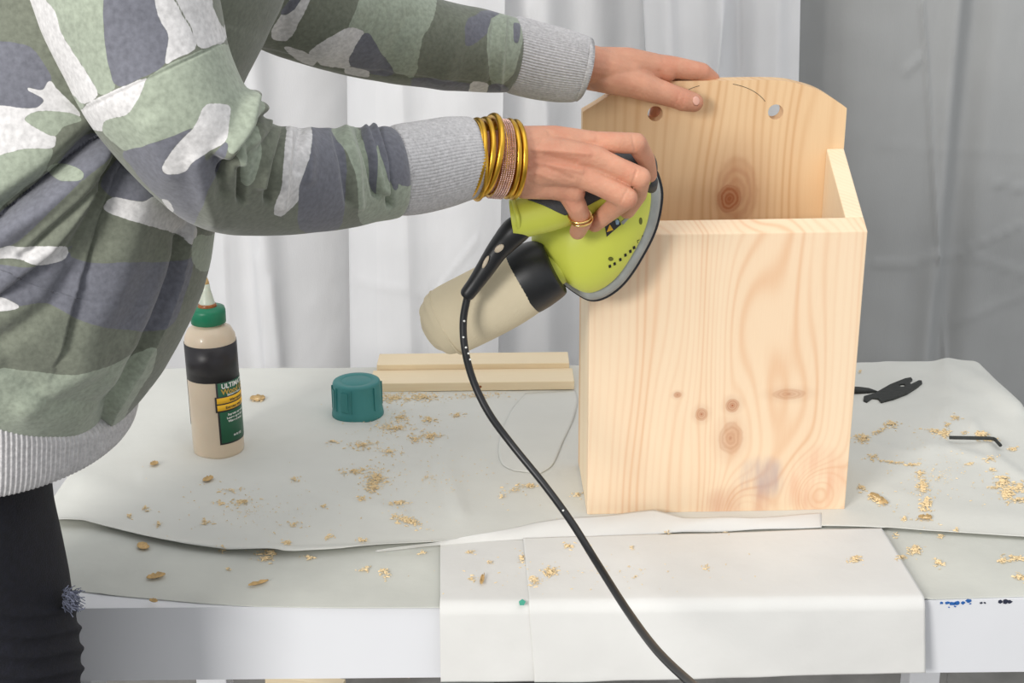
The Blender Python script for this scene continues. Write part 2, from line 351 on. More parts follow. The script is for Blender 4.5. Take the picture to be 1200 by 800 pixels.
# second: bright panel overlapping the first
curtain('curtain', pair(404, 409, CY - .03), pair(592, 584, CY - .03), CY - .045,
    lambda s, z, X: -.03 + .03 * np.sqrt(np.clip(s * 5, 0, 1)) + .28 * np.clip(gX(X, 405), 0, .12) - .12 * np.clip(gX(X, 500), 0, 1) + .006 * np.sin(gX(X, 440) * 45) + .01 * bump(X, XP(480, 300, CY), .02),
    M['curtain'], 'bright white curtain panel seen between the two forearms, above the teal cap', [([(560, 280), (520, 330), (500, 380)], 3, .003), ([(420, 330), (500, 345)], 3, .002)])
curtain('curtain', pair(568, 567, CY - .01), pair(770, 775, CY - .01), CY - .005,
    lambda s, z, X: .02 - .15 * np.clip(s, 0, 1) ** 1.1 + .006 * np.sin(s * 21) + .008 * bump(s, .35, .07),
    M['curtain'], 'shaded white curtain panel behind the raised cuff and left edge of the wooden box', [([(620, 10), (640, 130), (650, 300)], 6, .004)])
curtain('curtain', pair(752, 775, CY - .06), pair(932, 925, CY - .06), CY - .075,
    lambda s, z, X: .035 * np.sqrt(np.clip(s * 6, 0, 1)) + .028 * bump(s, .46, .06) + .02 * bump(s, .13, .07) - .035 * bump(s, .62, .07) + .012 * bump(s, .85, .06) - .02 * np.clip(s - .6, 0, 1),
    M['curtain'], 'bright white gathered curtain panel rising behind the top of the wooden box', [([(850, 0), (838, 95)], 4, .01)])
curtain('curtain', pair(926, 920, CY + .02), (1.75, 1.75), CY + .02,
    lambda s, z, X: -.05 * np.exp(-(gX(X, 925) / .07) ** 2) - .045 * np.clip(gX(X, 1000), 0, 2) + .014 * np.sin(gX(X, 1000) * 16) + .02 * np.exp(-(gX(X, 1098) / .02) ** 2) - .03 * np.exp(-(gX(X, 1125) / .03) ** 2),
    M['curtain_grey'], 'grey curtain panel with a seam hanging at the right of the wooden box',
    [([(1080, 0), (1092, 180), (1100, 300), (1107, 430)], 2.5, .007), ([(1090, 296), (1140, 300), (1200, 320)], 3, .003), ([(1100, 300), (1060, 310), (1025, 308)], 3, .003), ([(1100, 303), (1150, 285), (1200, 262)], 2.5, .003), ([(1160, 212), (1200, 222)], 2.5, .004), ([(1060, 85), (1078, 68)], 4, .005), ([(1030, 170), (1200, 180)], 4, .0015), ([(1115, 380), (1200, 345)], 4, .002)])
V, Fc = tube([(-2.0, CY - .02, 2.31), (2.0, CY - .02, 2.31)], .0125, 16)
o = mesh('curtain_rod', V, Fc, M['rod']); tag(o, 'steel curtain rod above all the curtain panels', 'rod')

# ---------------- work table ----------------
TX0, TX1, TY0, TY1 = -.517, .662, 1.225, 1.895
TYAW = 0.0
tb = empty('work_table', ((TX0 + TX1) / 2, (TY0 + TY1) / 2, 0), 'white painted work table under paper drop sheets', 'table')
mb = MB(); mb.box((TX0, TY0, TZ - .020), (TX1, TY1, TZ)); mb.build('tabletop', M['paint'], tb)
mb = MB(); mb.box((TX0, TY0, TZ - .081), (TX1, TY0 + .022, TZ - .02)); mb.build('apron', M['paint'], tb)
mb = MB(); mb.box((TX0 + .02, TY1 - .022, TZ - .081), (TX1 - .02, TY1 - .003, TZ - .0205)); mb.build('apron', M['paint'], tb)
for xa in (TX0 + .003, TX1 - .022):
    mb = MB(); mb.box((xa, TY0 + .0225, TZ - .081), (xa + .019, TY1 - .0225, TZ - .0205)); mb.build('apron', M['paint'], tb)
for xa in (TX0 + .045, TX1 - .078):
    for ya in (TY0 + .024, TY1 - .068):
        mb = MB(); mb.box((xa, ya, 0), (xa + .045, ya + .045, TZ - .0205)); mb.build('leg', M['paint'], tb, bevel=.002)
def blot(name, pxs, mat, lab, y0=TY0):
    mb = MB()
    for (x, y, r) in pxs:
        p = U(x, y, TY0); p[1] = TY0
        n = 9; ring = [(p[0] + r * random.uniform(.6, 1.3) * math.cos(6.28 * k / n), TY0 - .0006, p[2] + .7 * r * random.uniform(.6, 1.3) * math.sin(6.28 * k / n)) for k in range(n)]
        back = [(a, TY0 + .0004, c) for a, _, c in ring]
        mb.add(ring + back, [tuple(range(n))] + [(k, (k + 1) % n, n + (k + 1) % n, n + k) for k in range(n)])
    o = mb.build(name, mat, tb); o['label'] = lab
blot('paint_drip', [(1103, 706, .002), (1110, 706, .0028), (1116, 707, .003), (1122, 706, .003), (1128, 706, .0024), (1135, 704, .0028), (1137, 707, .001), (1112, 711, .001), (1119, 710, .0012)], M['blue'], 'blue paint drips on the table edge')
blot('paint_drip', [(1150, 706, .0015), (1154, 706, .0012), (1172, 704.5, .0025), (1178, 704.5, .003), (1183, 704.5, .0025)], M['dark_paint'], 'dark paint marks on the table edge')

# ---------------- drop sheets ----------------
def interp_px(pl, n):
    pl = np.asarray(pl, float); xs = np.linspace(pl[0, 0], pl[-1, 0], n); return np.stack([xs, np.interp(xs, pl[:, 0], pl[:, 1])], 1)
A_front = [(30, 603), (57, 612), (67, 618), (100, 618), (133, 624), (167, 633), (217, 643), (267, 650), (333, 652), (400, 648), (453, 642), (517, 638), (613, 632), (687, 630), (800, 623), (963, 618), (1033, 621), (1120, 627), (1200, 632), (1400, 650)]
def table_sheet(name, front_px, xr, mat, z0, amp, label, back=None, nx=420, ny=200, seed=1, over=.03, folds=()):
    """a sheet lying on the table from its front edge (pixel polyline on the table plane) to the back, drooping over the ends"""
    fp = np.array([T(a, b, TZ + z0) for a, b in front_px]); order = np.argsort(fp[:, 0]); fp = fp[order]
    X = np.linspace(xr[0], xr[1], nx)[None, :]; t = np.linspace(0, 1, ny)[:, None]
    yf = np.interp(X[0], fp[:, 0], fp[:, 1])[None, :]
    yb = back if back is not None else TY1 + over
    Yv = yf * (1 - t) + yb * t; Xg = X + 0 * t
    P = np.stack([Xg.ravel(), Yv.ravel()], 1)
    h = amp * snoise(P, 9, seed) + amp * .5 * snoise(P, 28, seed + 1) + amp * .12 * snoise(P, 80, seed + 2)
    z = TZ + z0 + amp * 1.1 + h
    z = np.maximum(z, TZ + z0)
    xx = P[:, 0].copy(); yy = P[:, 1].copy()
    # hang over the ends
    for arr, lim, sg in ((xx, TX1 - .012, 1), (xx, TX0 + .004, -1), (yy, TY1 - .008, 1)):
        ov = np.clip(sg * (arr - lim), 0, None); r = .016
        arr[:] = np.where(ov > 0, lim + sg * r * np.sin(np.minimum(ov / r, math.pi / 2)), arr)
        z -= np.where(ov > 0, r * (1 - np.cos(np.minimum(ov / r, math.pi / 2))) + np.clip(ov - r * math.pi / 2, 0, None), 0)
    # rounded back right corner
    V = np.stack([xx, yy, z], 1); pj = project(V)
    for pl, wd, a in folds: V[:, 2] += a * np.exp(-(seg_dist(pj, pl) / wd) ** 2)
    o = mesh(name, V, gridfaces(ny, nx, False), mat); so = o.modifiers.new('thick', 'SOLIDIFY'); so.thickness = .0004
    return tag(o, label, 'paper')
B_front = [(0, 690), (60, 690), (93, 693), (133, 698), (233, 707), (300, 711), (400, 713), (600, 712), (900, 707), (1040, 704), (1200, 699), (1400, 697)]
table_sheet('drop_sheet', B_front, (TX0 - .005, TX1 + .10), M['paper2'], .0004, .0006, 'greyish lower drop sheet showing along the front of the table', back=1.60, seed=11, folds=[([(300, 640), (200, 670), (120, 690)], 8, .001), ([(1040, 625), (1085, 700)], 4, .001)])
A = table_sheet('drop_sheet', A_front, (TX0 - .006, TX1 + .30), M['paper'], .0022, .0022, 'large wrinkled white drop sheet under the bottle, cap and box', seed=5, nx=620, ny=300, over=.35,
    folds=[([(170, 560), (300, 520), (420, 500)], 9, .0022), ([(230, 600), (330, 570), (470, 600)], 8, .0018), ([(560, 480), (520, 540), (540, 600)], 10, .002), ([(1010, 470), (1080, 450), (1150, 470)], 8, .003), ([(1140, 500), (1170, 540), (1200, 560)], 7, .003), ([(1020, 520), (1060, 530), (1110, 525), (1160, 540)], 6, .0025), ([(1110, 430), (1150, 450), (1190, 480)], 12, .006), ([(60, 640), (130, 560), (200, 520)], 30, .004), ([(100, 570), (200, 600), (320, 640)], 18, .0035), ([(205, 450), (330, 500), (420, 560)], 30, .002), ([(1000, 500), (1090, 480), (1200, 500)], 16, .003), ([(1090, 520), (1120, 470), (1110, 440)], 14, .004), ([(1000, 560), (1110, 600), (1200, 610)], 14, .0025), ([(1040, 430), (1130, 440), (1200, 480)], 10, .002),
           ([(517, 640), (300, 648), (190, 636), (100, 617), (66, 616)], 5, .004), ([(1200, 633), (1040, 622)], 4, .002)])
# raised front lip of the sheet
def strip(name, top, bot, zt, zb, mat, parent=None, n=160, m=10):
    a = interp_px(top, n); b = interp_px(bot, n); V = []
    for j in range(m):
        t = j / (m - 1)
        for i in range(n):
            env = math.sin(math.pi * min(1, i / (n - 1) * 1.0)) ** .4 if 0 < i < n - 1 else 0
            p = T(a[i, 0], a[i, 1], TZ + zb + (zt - zb) * env); q = T(b[i, 0], b[i, 1], TZ + zb)
            r = p * (1 - t) + q * t; r[2] += .0025 * math.sin(math.pi * t) * env + .0008 * math.sin(i * .21 + 4 * t) * env
            V.append(r)
    o = mesh(name, V, gridfaces(m, n, False), mat, parent); so = o.modifiers.new('thick', 'SOLIDIFY'); so.thickness = .0004
    return o
A2 = strip('folded_edge', [(440, 645), (517, 634), (575, 624), (627, 612), (690, 605), (767, 598), (800, 606), (880, 607), (963, 601)], [(440, 646), (517, 639), (613, 633), (687, 631), (800, 624), (880, 621), (963, 618)], .013, .004, M['paper3'])
A2.parent = A
# sheets draped over the front edge
def drape(name, left, right, zoff, label, seed, hang_px, mat):
    """left/right: (pixel at back on the table, pixel at table front edge), hang_px: lower corner pixels"""
    LB, LF = T(*left[0], TZ + zoff), T(*left[1], TZ + zoff); RB, RF = T(*right[0], TZ + zoff), T(*right[1], TZ + zoff)
    n, m1, m2, m3 = 160, 60, 14, 50; V = []
    bl = U(*hang_px[0], TY0 - .006 - zoff); br = U(*hang_px[1], TY0 - .006 - zoff)
    s = np.linspace(0, 1, n); r = .012
    rows = []
    back = LB[None] * (1 - s[:, None]) + RB[None] * s[:, None]
    frontx = LF[0] * (1 - s) + RF[0] * s
    r_ = r
    for t in np.linspace(0, 1, m1):
        x = back[:, 0] * (1 - t) + frontx * t; y = back[:, 1] * (1 - t) + (TY0 + r * .4) * t
        rows.append(np.stack([x, y, np.full(n, TZ + zoff + .0012)], 1))
    for a in np.linspace(0, math.pi / 2, m2)[1:]:
        rows.append(np.stack([frontx, TY0 + r * .4 - r * np.sin(a), TZ + zoff + .0012 - r * (1 - np.cos(a))], 1) if False else np.stack([frontx, np.full(n, TY0 + r * .4 - r * math.sin(a) - zoff), np.full(n, TZ + zoff + .0012 - r * (1 - math.cos(a)))], 1))
    zb = bl[2] * (1 - s) + br[2] * s; xb = bl[0] * (1 - s) + br[0] * s; z0 = rows[-1][0, 2]
    for t in np.linspace(0, 1, m3)[1:]:
        rows.append(np.stack([frontx * (1 - t) + xb * t, TY0 - r * .6 - zoff - .003 * t + 0 * s, z0 * (1 - t) + zb * t], 1))
    V = np.concatenate(rows); P = V[:, [0, 2]] + V[:, [1, 1]] * .7
    k = np.clip((TZ - V[:, 2]) / .07, 0, 1)
    V[:, 2] += (1 - k) * .0014 * (snoise(V[:, :2], 26, seed) + .9); V[:, 1] -= k * .0045 * (snoise(V[:, [0, 2]], 24, seed + 1) + 1.0)
    o = mesh(name, V, gridfaces(len(rows), n, False), mat); so = o.modifiers.new('thick', 'SOLIDIFY'); so.thickness = .0003
    return tag(o, label, 'paper')
drape('paper_sheet', ((516, 638), (515, 714)), ((640, 633), (646, 712)), .0030, 'narrow white paper sheet hanging over the table front, left of the wide one', 21, ((517, 793), (650, 793)), M['paper3'])
drape('paper_sheet', ((613, 633), (620, 712)), ((1033, 621), (1084, 704)), .0040, 'wide white paper sheet hanging over the table front below the box', 31, ((626, 793), (1082, 783)), M['paper3'])
# scrap of paper beside the box
def flat_poly(name, pts, mat, z, label=None, cat=None, parent=None, th=.0005, group=None, bevel=0):
    bm = bmesh.new(); vs = [bm.verts.new(T(x, y, TZ + z)) for x, y in pts]; bm.faces.new(vs)
    r = bmesh.ops.extrude_face_region(bm, geom=bm.faces[:]); 
    for v in r['geom']:
        if isinstance(v, bmesh.types.BMVert): v.co.z += th
    bmesh.ops.recalc_face_normals(bm, faces=bm.faces[:]); me = bpy.data.meshes.new(name); bm.to_mesh(me); bm.free()
    o = link_mesh(name, me, mat, parent, False)
    if label: tag(o, label, cat, group)
    if bevel: b = o.modifiers.new('b', 'BEVEL'); b.width = bevel; b.segments = 2
    return o
pass

# ---------------- wooden box ----------------
BL = T(688, 603, TZ + .004); BR = T(992, 600.5, TZ + .004); BW = float(np.linalg.norm(BR - BL))
LEAN = math.radians(1.6)
box = empty('wooden_box', BL, 'unfinished pine wall box with tall arched back and open top', 'box')
yaw = math.atan2(BR[1] - BL[1], BR[0] - BL[0]) + .028; box.rotation_euler = (LEAN, 0, yaw)
TH = .019; FH = .318; BD = .136
W_front = wood('pine_front', (239, 214, 182), (221, 170, 127), [(.0948, .1405, .0045, .8, .7), (.1212, .1176, .0068, 1.1, .65), (.1541, .127, .0078, 1.0, .75), (.1538, .0888, .0130, 1.5, .52), (.2142, .139, .018, .36, .5)], freq=105, warp=.012, contrast=.62,
    stain=[(.190, .040, .035, .032, (176, 156, 156), .7), (.250, .035, .040, .050, (226, 168, 134), .75), (.166, .008, .05, .03, (212, 160, 130), .6)], arches=[(.250, .018, 1300, 700, .085), (.150, .22, 900, 40, .035), (.170, -.015, 1100, 420, .07), (.06, .05, 500, 60, .02)])
W_back = wood('pine_back', (231, 197, 154), (203, 152, 102), [(.162, .323, .0140, 1.2, 1.0), (.169, .330, .024, 1.7, .55)], freq=85, warp=.014, contrast=.6, arches=[(.20, .36, 300, 60, .02)])
W_side = wood('pine_side', (240, 220, 188), (222, 190, 150), (), freq=190, axis='YZ', warp=.004, contrast=.4)
W_edge = wood('pine_edge', (236, 212, 174), (220, 182, 138), (), freq=220, axis='XY', warp=.004, contrast=.4)
def prism(name, outline, depth, M4, mat, parent, holes=(), bevel=.0012):
    """outline in local (a, b), extruded along c; M4 maps (a,b,c) to box space"""
    bm = bmesh.new(); edges = []
    for lp in [outline] + list(holes):
        vs = [bm.verts.new((x, y, 0)) for x, y in lp]
        edges += [bm.edges.new((vs[i], vs[(i + 1) % len(vs)])) for i in range(len(vs))]
    bmesh.ops.triangle_fill(bm, edges=edges, use_beauty=True)
    r = bmesh.ops.extrude_face_region(bm, geom=bm.faces[:])
    for v in r['geom']:
        if isinstance(v, bmesh.types.BMVert): v.co.z += depth
    bmesh.ops.recalc_face_normals(bm, faces=bm.faces[:]); bm.transform(M4)
    if M4.determinant() < 0: bmesh.ops.reverse_faces(bm, faces=bm.faces[:])
    me = bpy.data.meshes.new(name); bm.to_mesh(me); bm.free()
    o = bpy.data.objects.new(name, me); COL.objects.link(o); me.materials.append(mat); o.parent = parent
    if bevel: b = o.modifiers.new('b', 'BEVEL'); b.width = bevel; b.segments = 2; b.limit_method = 'ANGLE'; b.angle_limit = math.radians(40)
    return o
SL = math.tan(math.radians(27))
XZY = Matrix(((1, 0, 0, 0), (0, 0, 1, 0), (0, 1, 0, 0), (0, 0, 0, 1)))            # (a,b,c)->(x=a, y=c, z=b)
YZX = lambda x: Matrix(((0, 0, 1, x), (1, 0, 0, 0), (0, 1, 0, 0), (0, 0, 0, 1)))  # (a,b,c)->(y=a, z=b, x=c)
prism('front_panel', [(0, 0), (TH, 0), (TH, FH + TH * SL), (0, FH)], BW, YZX(0), W_front, box)
for x in (0, BW - TH):
    prism('side_panel', [(TH + .0004, 0), (BD - TH - .0004, 0), (BD - TH - .0004, FH + (BD - TH) * SL), (TH + .0004, FH + TH * SL)], TH, YZX(x), W_side, box)
prism('bottom_panel', [(TH + .0005, .002), (BD - TH - .0005, .002), (BD - TH - .0005, .021), (TH + .0005, .021)], BW - 2 * TH - .001, YZX(TH + .0005), W_side, box)
SHO = .421; TOP = .4525
outl = [(0, 0), (BW, 0), (BW, SHO)]
arc = [(BW - .012, SHO + .008), (BW - .03, SHO + .019), (BW - .05, SHO + .026), (BW - .078, TOP - .0005), (BW * .5, TOP), (.078, TOP - .0005), (.05, SHO + .026), (.03, SHO + .018), (.012, SHO + .007)]
arc = [tuple(p) for p in catmull([(BW, SHO)] + arc + [(0, SHO)], 60)[1:-1]]
hole = lambda cx, cz, r: [(cx + r * math.cos(a), cz + r * math.sin(a)) for a in np.linspace(0, 2 * np.pi, 28, endpoint=False)]
bp_ = prism('back_panel', outl + arc + [(0, SHO)], TH, Matrix.Translation((0, BD - TH, 0)) @ XZY, W_back, box, [hole(.078, .418, .0082), hole(.2075, .418, .0082)], bevel=0)
# pencil arc drawn on the back board
pts = [(.128 + .0 + .060 * math.cos(a), .0, .428 + .0 + .037 * math.sin(a)) for a in np.linspace(.35, 1.35, 30)]
for rng in ((.45, 1.3), (1.95, 2.75)):
    P3 = [(.145 + .056 * math.cos(a), BD - TH - .0001, .414 + .036 * math.sin(a)) for a in np.linspace(rng[0], rng[1], 24)]
    V, Fc = tube(P3, .0003, 6); o = mesh('pencil_mark', V, Fc, M['steel']); o.parent = box

# ---------------- pine boards behind ----------------
W_len = wood('pine_batten', (242, 224, 190), (224, 190, 146), [(.225, .0, .002, 1, .4)], freq=230, axis='YX', warp=.003, contrast=.45)
def board(pxl, pxr, y0off, depth, h, label, z=TZ + .0045, mat=None, dark=True):
    a = T(*pxl, z); b = T(*pxr, z); L_ = float(np.linalg.norm(b - a)); yw = math.atan2(b[1] - a[1], b[0] - a[0])
    mb = MB(); mb.box((0, 0, 0), (L_, depth, h)); o = mb.build('pine_board', mat or W_len, None, bevel=.0012)
    o.location = (a[0], a[1] + y0off, z); o.rotation_euler = (0, 0, yw); return tag(o, label, 'board')
bf = board((434, 459.5), (673, 456.5), 0, .052, .0125, 'front pine board lying behind the teal cap, small knot in its edge')
bk = board((438, 459.5), (669, 457), .0535, .046, .0200, 'rear pine board behind the first one, near the back edge of the table')
V, Fc = lathe([(.0, 0), (.0018, 0), (.0014, .0004), (0, .0005)], 12); o = mesh('knot', V, Fc, M['dried']); o.parent = bf; o.location = (.148, -.0001, .006); o.rotation_euler = (math.pi / 2, 0, 0); o.scale = (1.3, 1, 1)

# ---------------- teal cap ----------------
cp = T(419.5, 485, TZ + .004); cap = empty('teal_cap', cp, 'teal plastic screw cap standing open side down on the sheet', 'cap')
V, Fc = lathe([(.0335, 0), (.0335, .003), (.0322, .0115), (.0318, .0118), (.0308, .044), (.0298, .0462), (.0285, .047), (.020, .0468), (.0195, .0462), (.0185, .0468), (.0001, .0466)], 64)
o = mesh('body', V, Fc, M['teal']); o.parent = cap
for a0 in (195, 238):
    mb = MB(); 
    for k in range(8):
        a = math.radians(a0 + k * 2.1); rr = .0312
        mb.box((-.0007, -.0006, 0), (.0007, .0010, .026), Matrix.Translation((rr * math.cos(a), rr * math.sin(a), .0135)) @ Matrix.Rotation(a - math.pi / 2, 4, 'Z'))
    o = mb.build('grip_tab', M['teal']); o.parent = cap
for a0 in (194, 220, 262, 320, 10, 60):
    a = math.radians(a0); mb = MB(); mb.box((-.0006, -.001, 0), (.0006, .001, .031), Matrix.Translation((.0318 * math.cos(a), .0318 * math.sin(a), .0125)) @ Matrix.Rotation(a - math.pi / 2, 4, 'Z'))
    o = mb.build('rib', M['teal']); o.parent = cap

# ---------------- glue bottle ----------------
gp = T(257, 528.5, TZ + .004); BR_ = .0305
bot = empty('glue_bottle', gp, 'tan plastic wood glue bottle with green cap and black label', 'bottle')
V, Fc = lathe([(.0001, .001), (BR_ - .005, 0), (BR_ - .001, .002), (BR_, .006), (BR_, .142), (BR_ - .001, .150), (BR_ - .005, .158), (BR_ - .012, .163), (.016, .165), (.015, .170)], 64)
o = mesh('body', V, Fc, M['glue']); o.parent = bot
V, Fc = lathe([(.0185, .165), (.0205, .166), (.0208, .180), (.0195, .184), (.012, .185), (.010, .187)], 48)
o = mesh('screw_cap', V, Fc, M['cap_green']); o.parent = bot
for k in range(0):
    pass
V, Fc = lathe([(.0095, .185), (.0092, .190), (.0088, .191), (.0055, .205), (.0045, .213), (.0001, .2135)], 28); o = mesh('nozzle', V, Fc, M['nozzle']); o.parent = bot
V, Fc = lathe([(.0106, .184), (.0115, .1855), (.0104, .188), (.0098, .189)], 24); o = mesh('dried_glue', V, Fc, M['dried']); o.parent = bot
V, Fc = lathe([(.0050, .209), (.0040, .216), (.0020, .222), (.0001, .2235)], 18); o = mesh('nozzle_tip', V, Fc, M['shaving']); o.parent = bot
def wrap(name, a0, a1, z0, z1, r, mat, parent, n=40):
    an = np.radians(np.linspace(a0, a1, n)); V = []
    for rr in (r, r - .0004):
        for z in (z0, z1): V += [(rr * math.cos(a), rr * math.sin(a), z) for a in an]
    g = lambda k: k * n
    Fc = []
    for i in range(n - 1): Fc += [(i, i + 1, n + i + 1, n + i), (2 * n + i, 3 * n + i, 3 * n + i + 1, 2 * n + i + 1), (n + i, n + i + 1, 3 * n + i + 1, 3 * n + i), (i, 2 * n + i, 2 * n + i + 1, i + 1)]
    Fc += [(0, n, 3 * n, 2 * n), (n - 1, 3 * n - 1, 4 * n - 1, 2 * n - 1)]
    o = mesh(name, V, Fc, mat); o.parent = parent; return o
# the angle of -90 faces the camera side; label runs to the right side of the bottle
wrap('label_band', 0, 359.9, .099, .143, BR_ + .0004, M['label_black'], bot, 80)
wrap('label_border', -74, 40, .0205, .099, BR_ + .00045, M['label_black'], bot)
wrap('label_panel', -70, 38, .0225, .0985, BR_ + .0007, M['label_green'], bot)
wrap('label_border', -78, 40, .062, .0815, BR_ + .0009, M['label_black'], bot)
for z in (.064, .0728): wrap('label_stripe', -74, 38, z, z + .0072, BR_ + .0011, M['label_yellow'], bot)
wrap('seam', -163, -162, .040, .099, BR_ + .0004, M['label_black'], bot, 4)
def text_mesh(txt, size, bold=False):
    c = bpy.data.curves.new('t', 'FONT'); c.body = txt; c.size = size; c.offset = size * .03 if bold else 0; c.extrude = 0
    o = bpy.data.objects.new('t', c); COL.objects.link(o); dg = bpy.context.evaluated_depsgraph_get(); dg.update()
    me = bpy.data.meshes.new_from_object(o.evaluated_get(dg)); bpy.data.objects.remove(o)
    return me
def wrap_text(txt, size, a0, z, r, mat, bold=True):
    me = text_mesh(txt, size, bold)
    for v in me.vertices:
        a = math.radians(a0) + v.co.x / r; y = v.co.y; v.co = (r * math.cos(a), r * math.sin(a), z + y)
    me.materials.clear(); o = link_mesh('lettering', me, mat, None, False); o.parent = bot; return o
wrap_text('ULTIMATE', .0082, -62, .0915, BR_ + .0011, M['label_white'])
wrap_text('Wood Glue', .0094, -63, .0840, BR_ + .0011, M['label_gold'])
wrap_text('Stronger bond', .0040, -50, .0815, BR_ + .0012, M['label_white'])
wrap_text('Waterproof', .0046, -45, .0742, BR_ + .0014, M['label_black'])
wrap_text('Exterior grade', .0046, -56, .0656, BR_ + .0014, M['label_black'])
for i, t_ in enumerate(('Superior strength', 'Longer open time', 'Water cleanup')): wrap_text(t_, .0038, -52 + 3 * (i == 1) * -1, .0565 - i * .0042, BR_ + .0011, M['label_white'])
wrap_text('16 FL OZ', .0034, -42, .0290, BR_ + .0011, M['label_white'])

# ---------------- black tools ----------------
def cp4(p): return (980 + p[0] / 4, 420 + p[1] / 4)
bm = bmesh.new()
outl_ = [(128, 188), (180, 172), (250, 132), (320, 104), (350, 99), (357, 108), (342, 122), (350, 130), (385, 113), (400, 114), (402, 126), (384, 140), (330, 172), (268, 196), (210, 212), (196, 198), (168, 196), (142, 212), (126, 206)]
hole_ = [(308 + 15 * math.cos(a), 136 + 7 * math.sin(a)) for a in np.linspace(0, 6.28, 16, endpoint=False)]
edges = []
for lp in (outl_, hole_):
    vs = [bm.verts.new(T(*cp4(p), TZ + .0065)) for p in lp]; edges += [bm.edges.new((vs[i], vs[(i + 1) % len(vs)])) for i in range(len(vs))]
bmesh.ops.triangle_fill(bm, edges=edges, use_beauty=True); r = bmesh.ops.extrude_face_region(bm, geom=bm.faces[:])
for v in r['geom']:
    if isinstance(v, bmesh.types.BMVert): v.co.z += .004
bmesh.ops.recalc_face_normals(bm, faces=bm.faces[:]); me = bpy.data.meshes.new('flat_wrench'); bm.to_mesh(me); bm.free()
o = link_mesh('flat_wrench', me, M['steel'], None, False); b = o.modifiers.new('b', 'BEVEL'); b.width = .0006; tag(o, 'flat black forked spanner lying right of the box', 'spanner')
p0 = T(985, 456, TZ + .010); p1 = T(1018, 458, TZ + .009); p2 = T(1031, 459.5, TZ + .007)
V, Fc = tube([p0, p0 * .3 + p1 * .7, p1, p2], [.005, .005, .0042, .0006], 14); o = mesh('marker_pen', V, Fc, M['steel']); tag(o, 'pointed tip of a black pen sticking out behind the box', 'pen')
K = [T(*cp4(p), TZ + .0125) for p in ((530, 370), (640, 372), (722, 374), (742, 378), (752, 388), (770, 407))]
V, Fc = tube(K, .0022, 6, 40); o = mesh('hex_key', V, Fc, M['steel'], smooth=False); tag(o, 'black bent hex key half covered by shavings at the right', 'hex key')

# ---------------- sawdust ----------------
rs = random.Random(3)
from mathutils.bvhtree import BVHTree
SHEETS = [BVHTree.FromPolygons([v.co.copy() for v in q.data.vertices], [tuple(p.vertices) for p in q.data.polygons]) for q in bpy.data.objects if q.type == 'MESH' and q.name.split('.')[0] in ('drop_sheet', 'paper_sheet', 'folded_edge', 'pine_board_')]
def on_sheet(x, y, lift=.0007):
    d = Vector(ray(x, y)).normalized(); best = None
    for b_ in SHEETS:
        h = b_.ray_cast(Vector(CAMP), d)
        if h[0] is not None and (best is None or h[3] < best[1]): best = (h[0], h[3])
    p = np.array(best[0]) if best else T(x, y, TZ + .004)
    if p[2] < TZ - .03: p = T(x, y, TZ + .004)
    p[2] += lift; return p
dust = MB()
def flake(p, s):
    a = rs.uniform(0, 6.28); el = rs.uniform(1, 2.4); c, sn = math.cos(a), math.sin(a); h = rs.uniform(.2, 1.0) * s
    q = [(-el, -.5, 0), (el, -.4, rs.uniform(0, .6)), (el * .8, .5, rs.uniform(0, .9)), (-el * .9, .6, rs.uniform(.1, .8)), (0, 0, rs.uniform(.6, 1.4))]
    V = [(p[0] + s * (x * c - y * sn), p[1] + s * (x * sn + y * c), p[2] + s * z) for x, y, z in q]
    dust.add(V, [(0, 1, 4), (1, 2, 4), (2, 3, 4), (3, 0, 4), (0, 3, 2, 1)])
def pile(x, y, rx, ry, n, s=.0008, ang=0, h=.002, z=.0045):
    for _ in range(n):
        r = min(abs(rs.gauss(0, .55)), 1.5); a = rs.uniform(0, 6.28); dx, dy = rx * r * math.cos(a), ry * r * math.sin(a)
        c, sn = math.cos(ang), math.sin(ang); X, Y_ = x + dx * c - dy * sn, y + dx * sn + dy * c
        zz = h * max(0, 1 - r) * rs.random(); flake(on_sheet(X, Y_, .0003 + zz), s * 1.1 * rs.uniform(.6, 1.6))
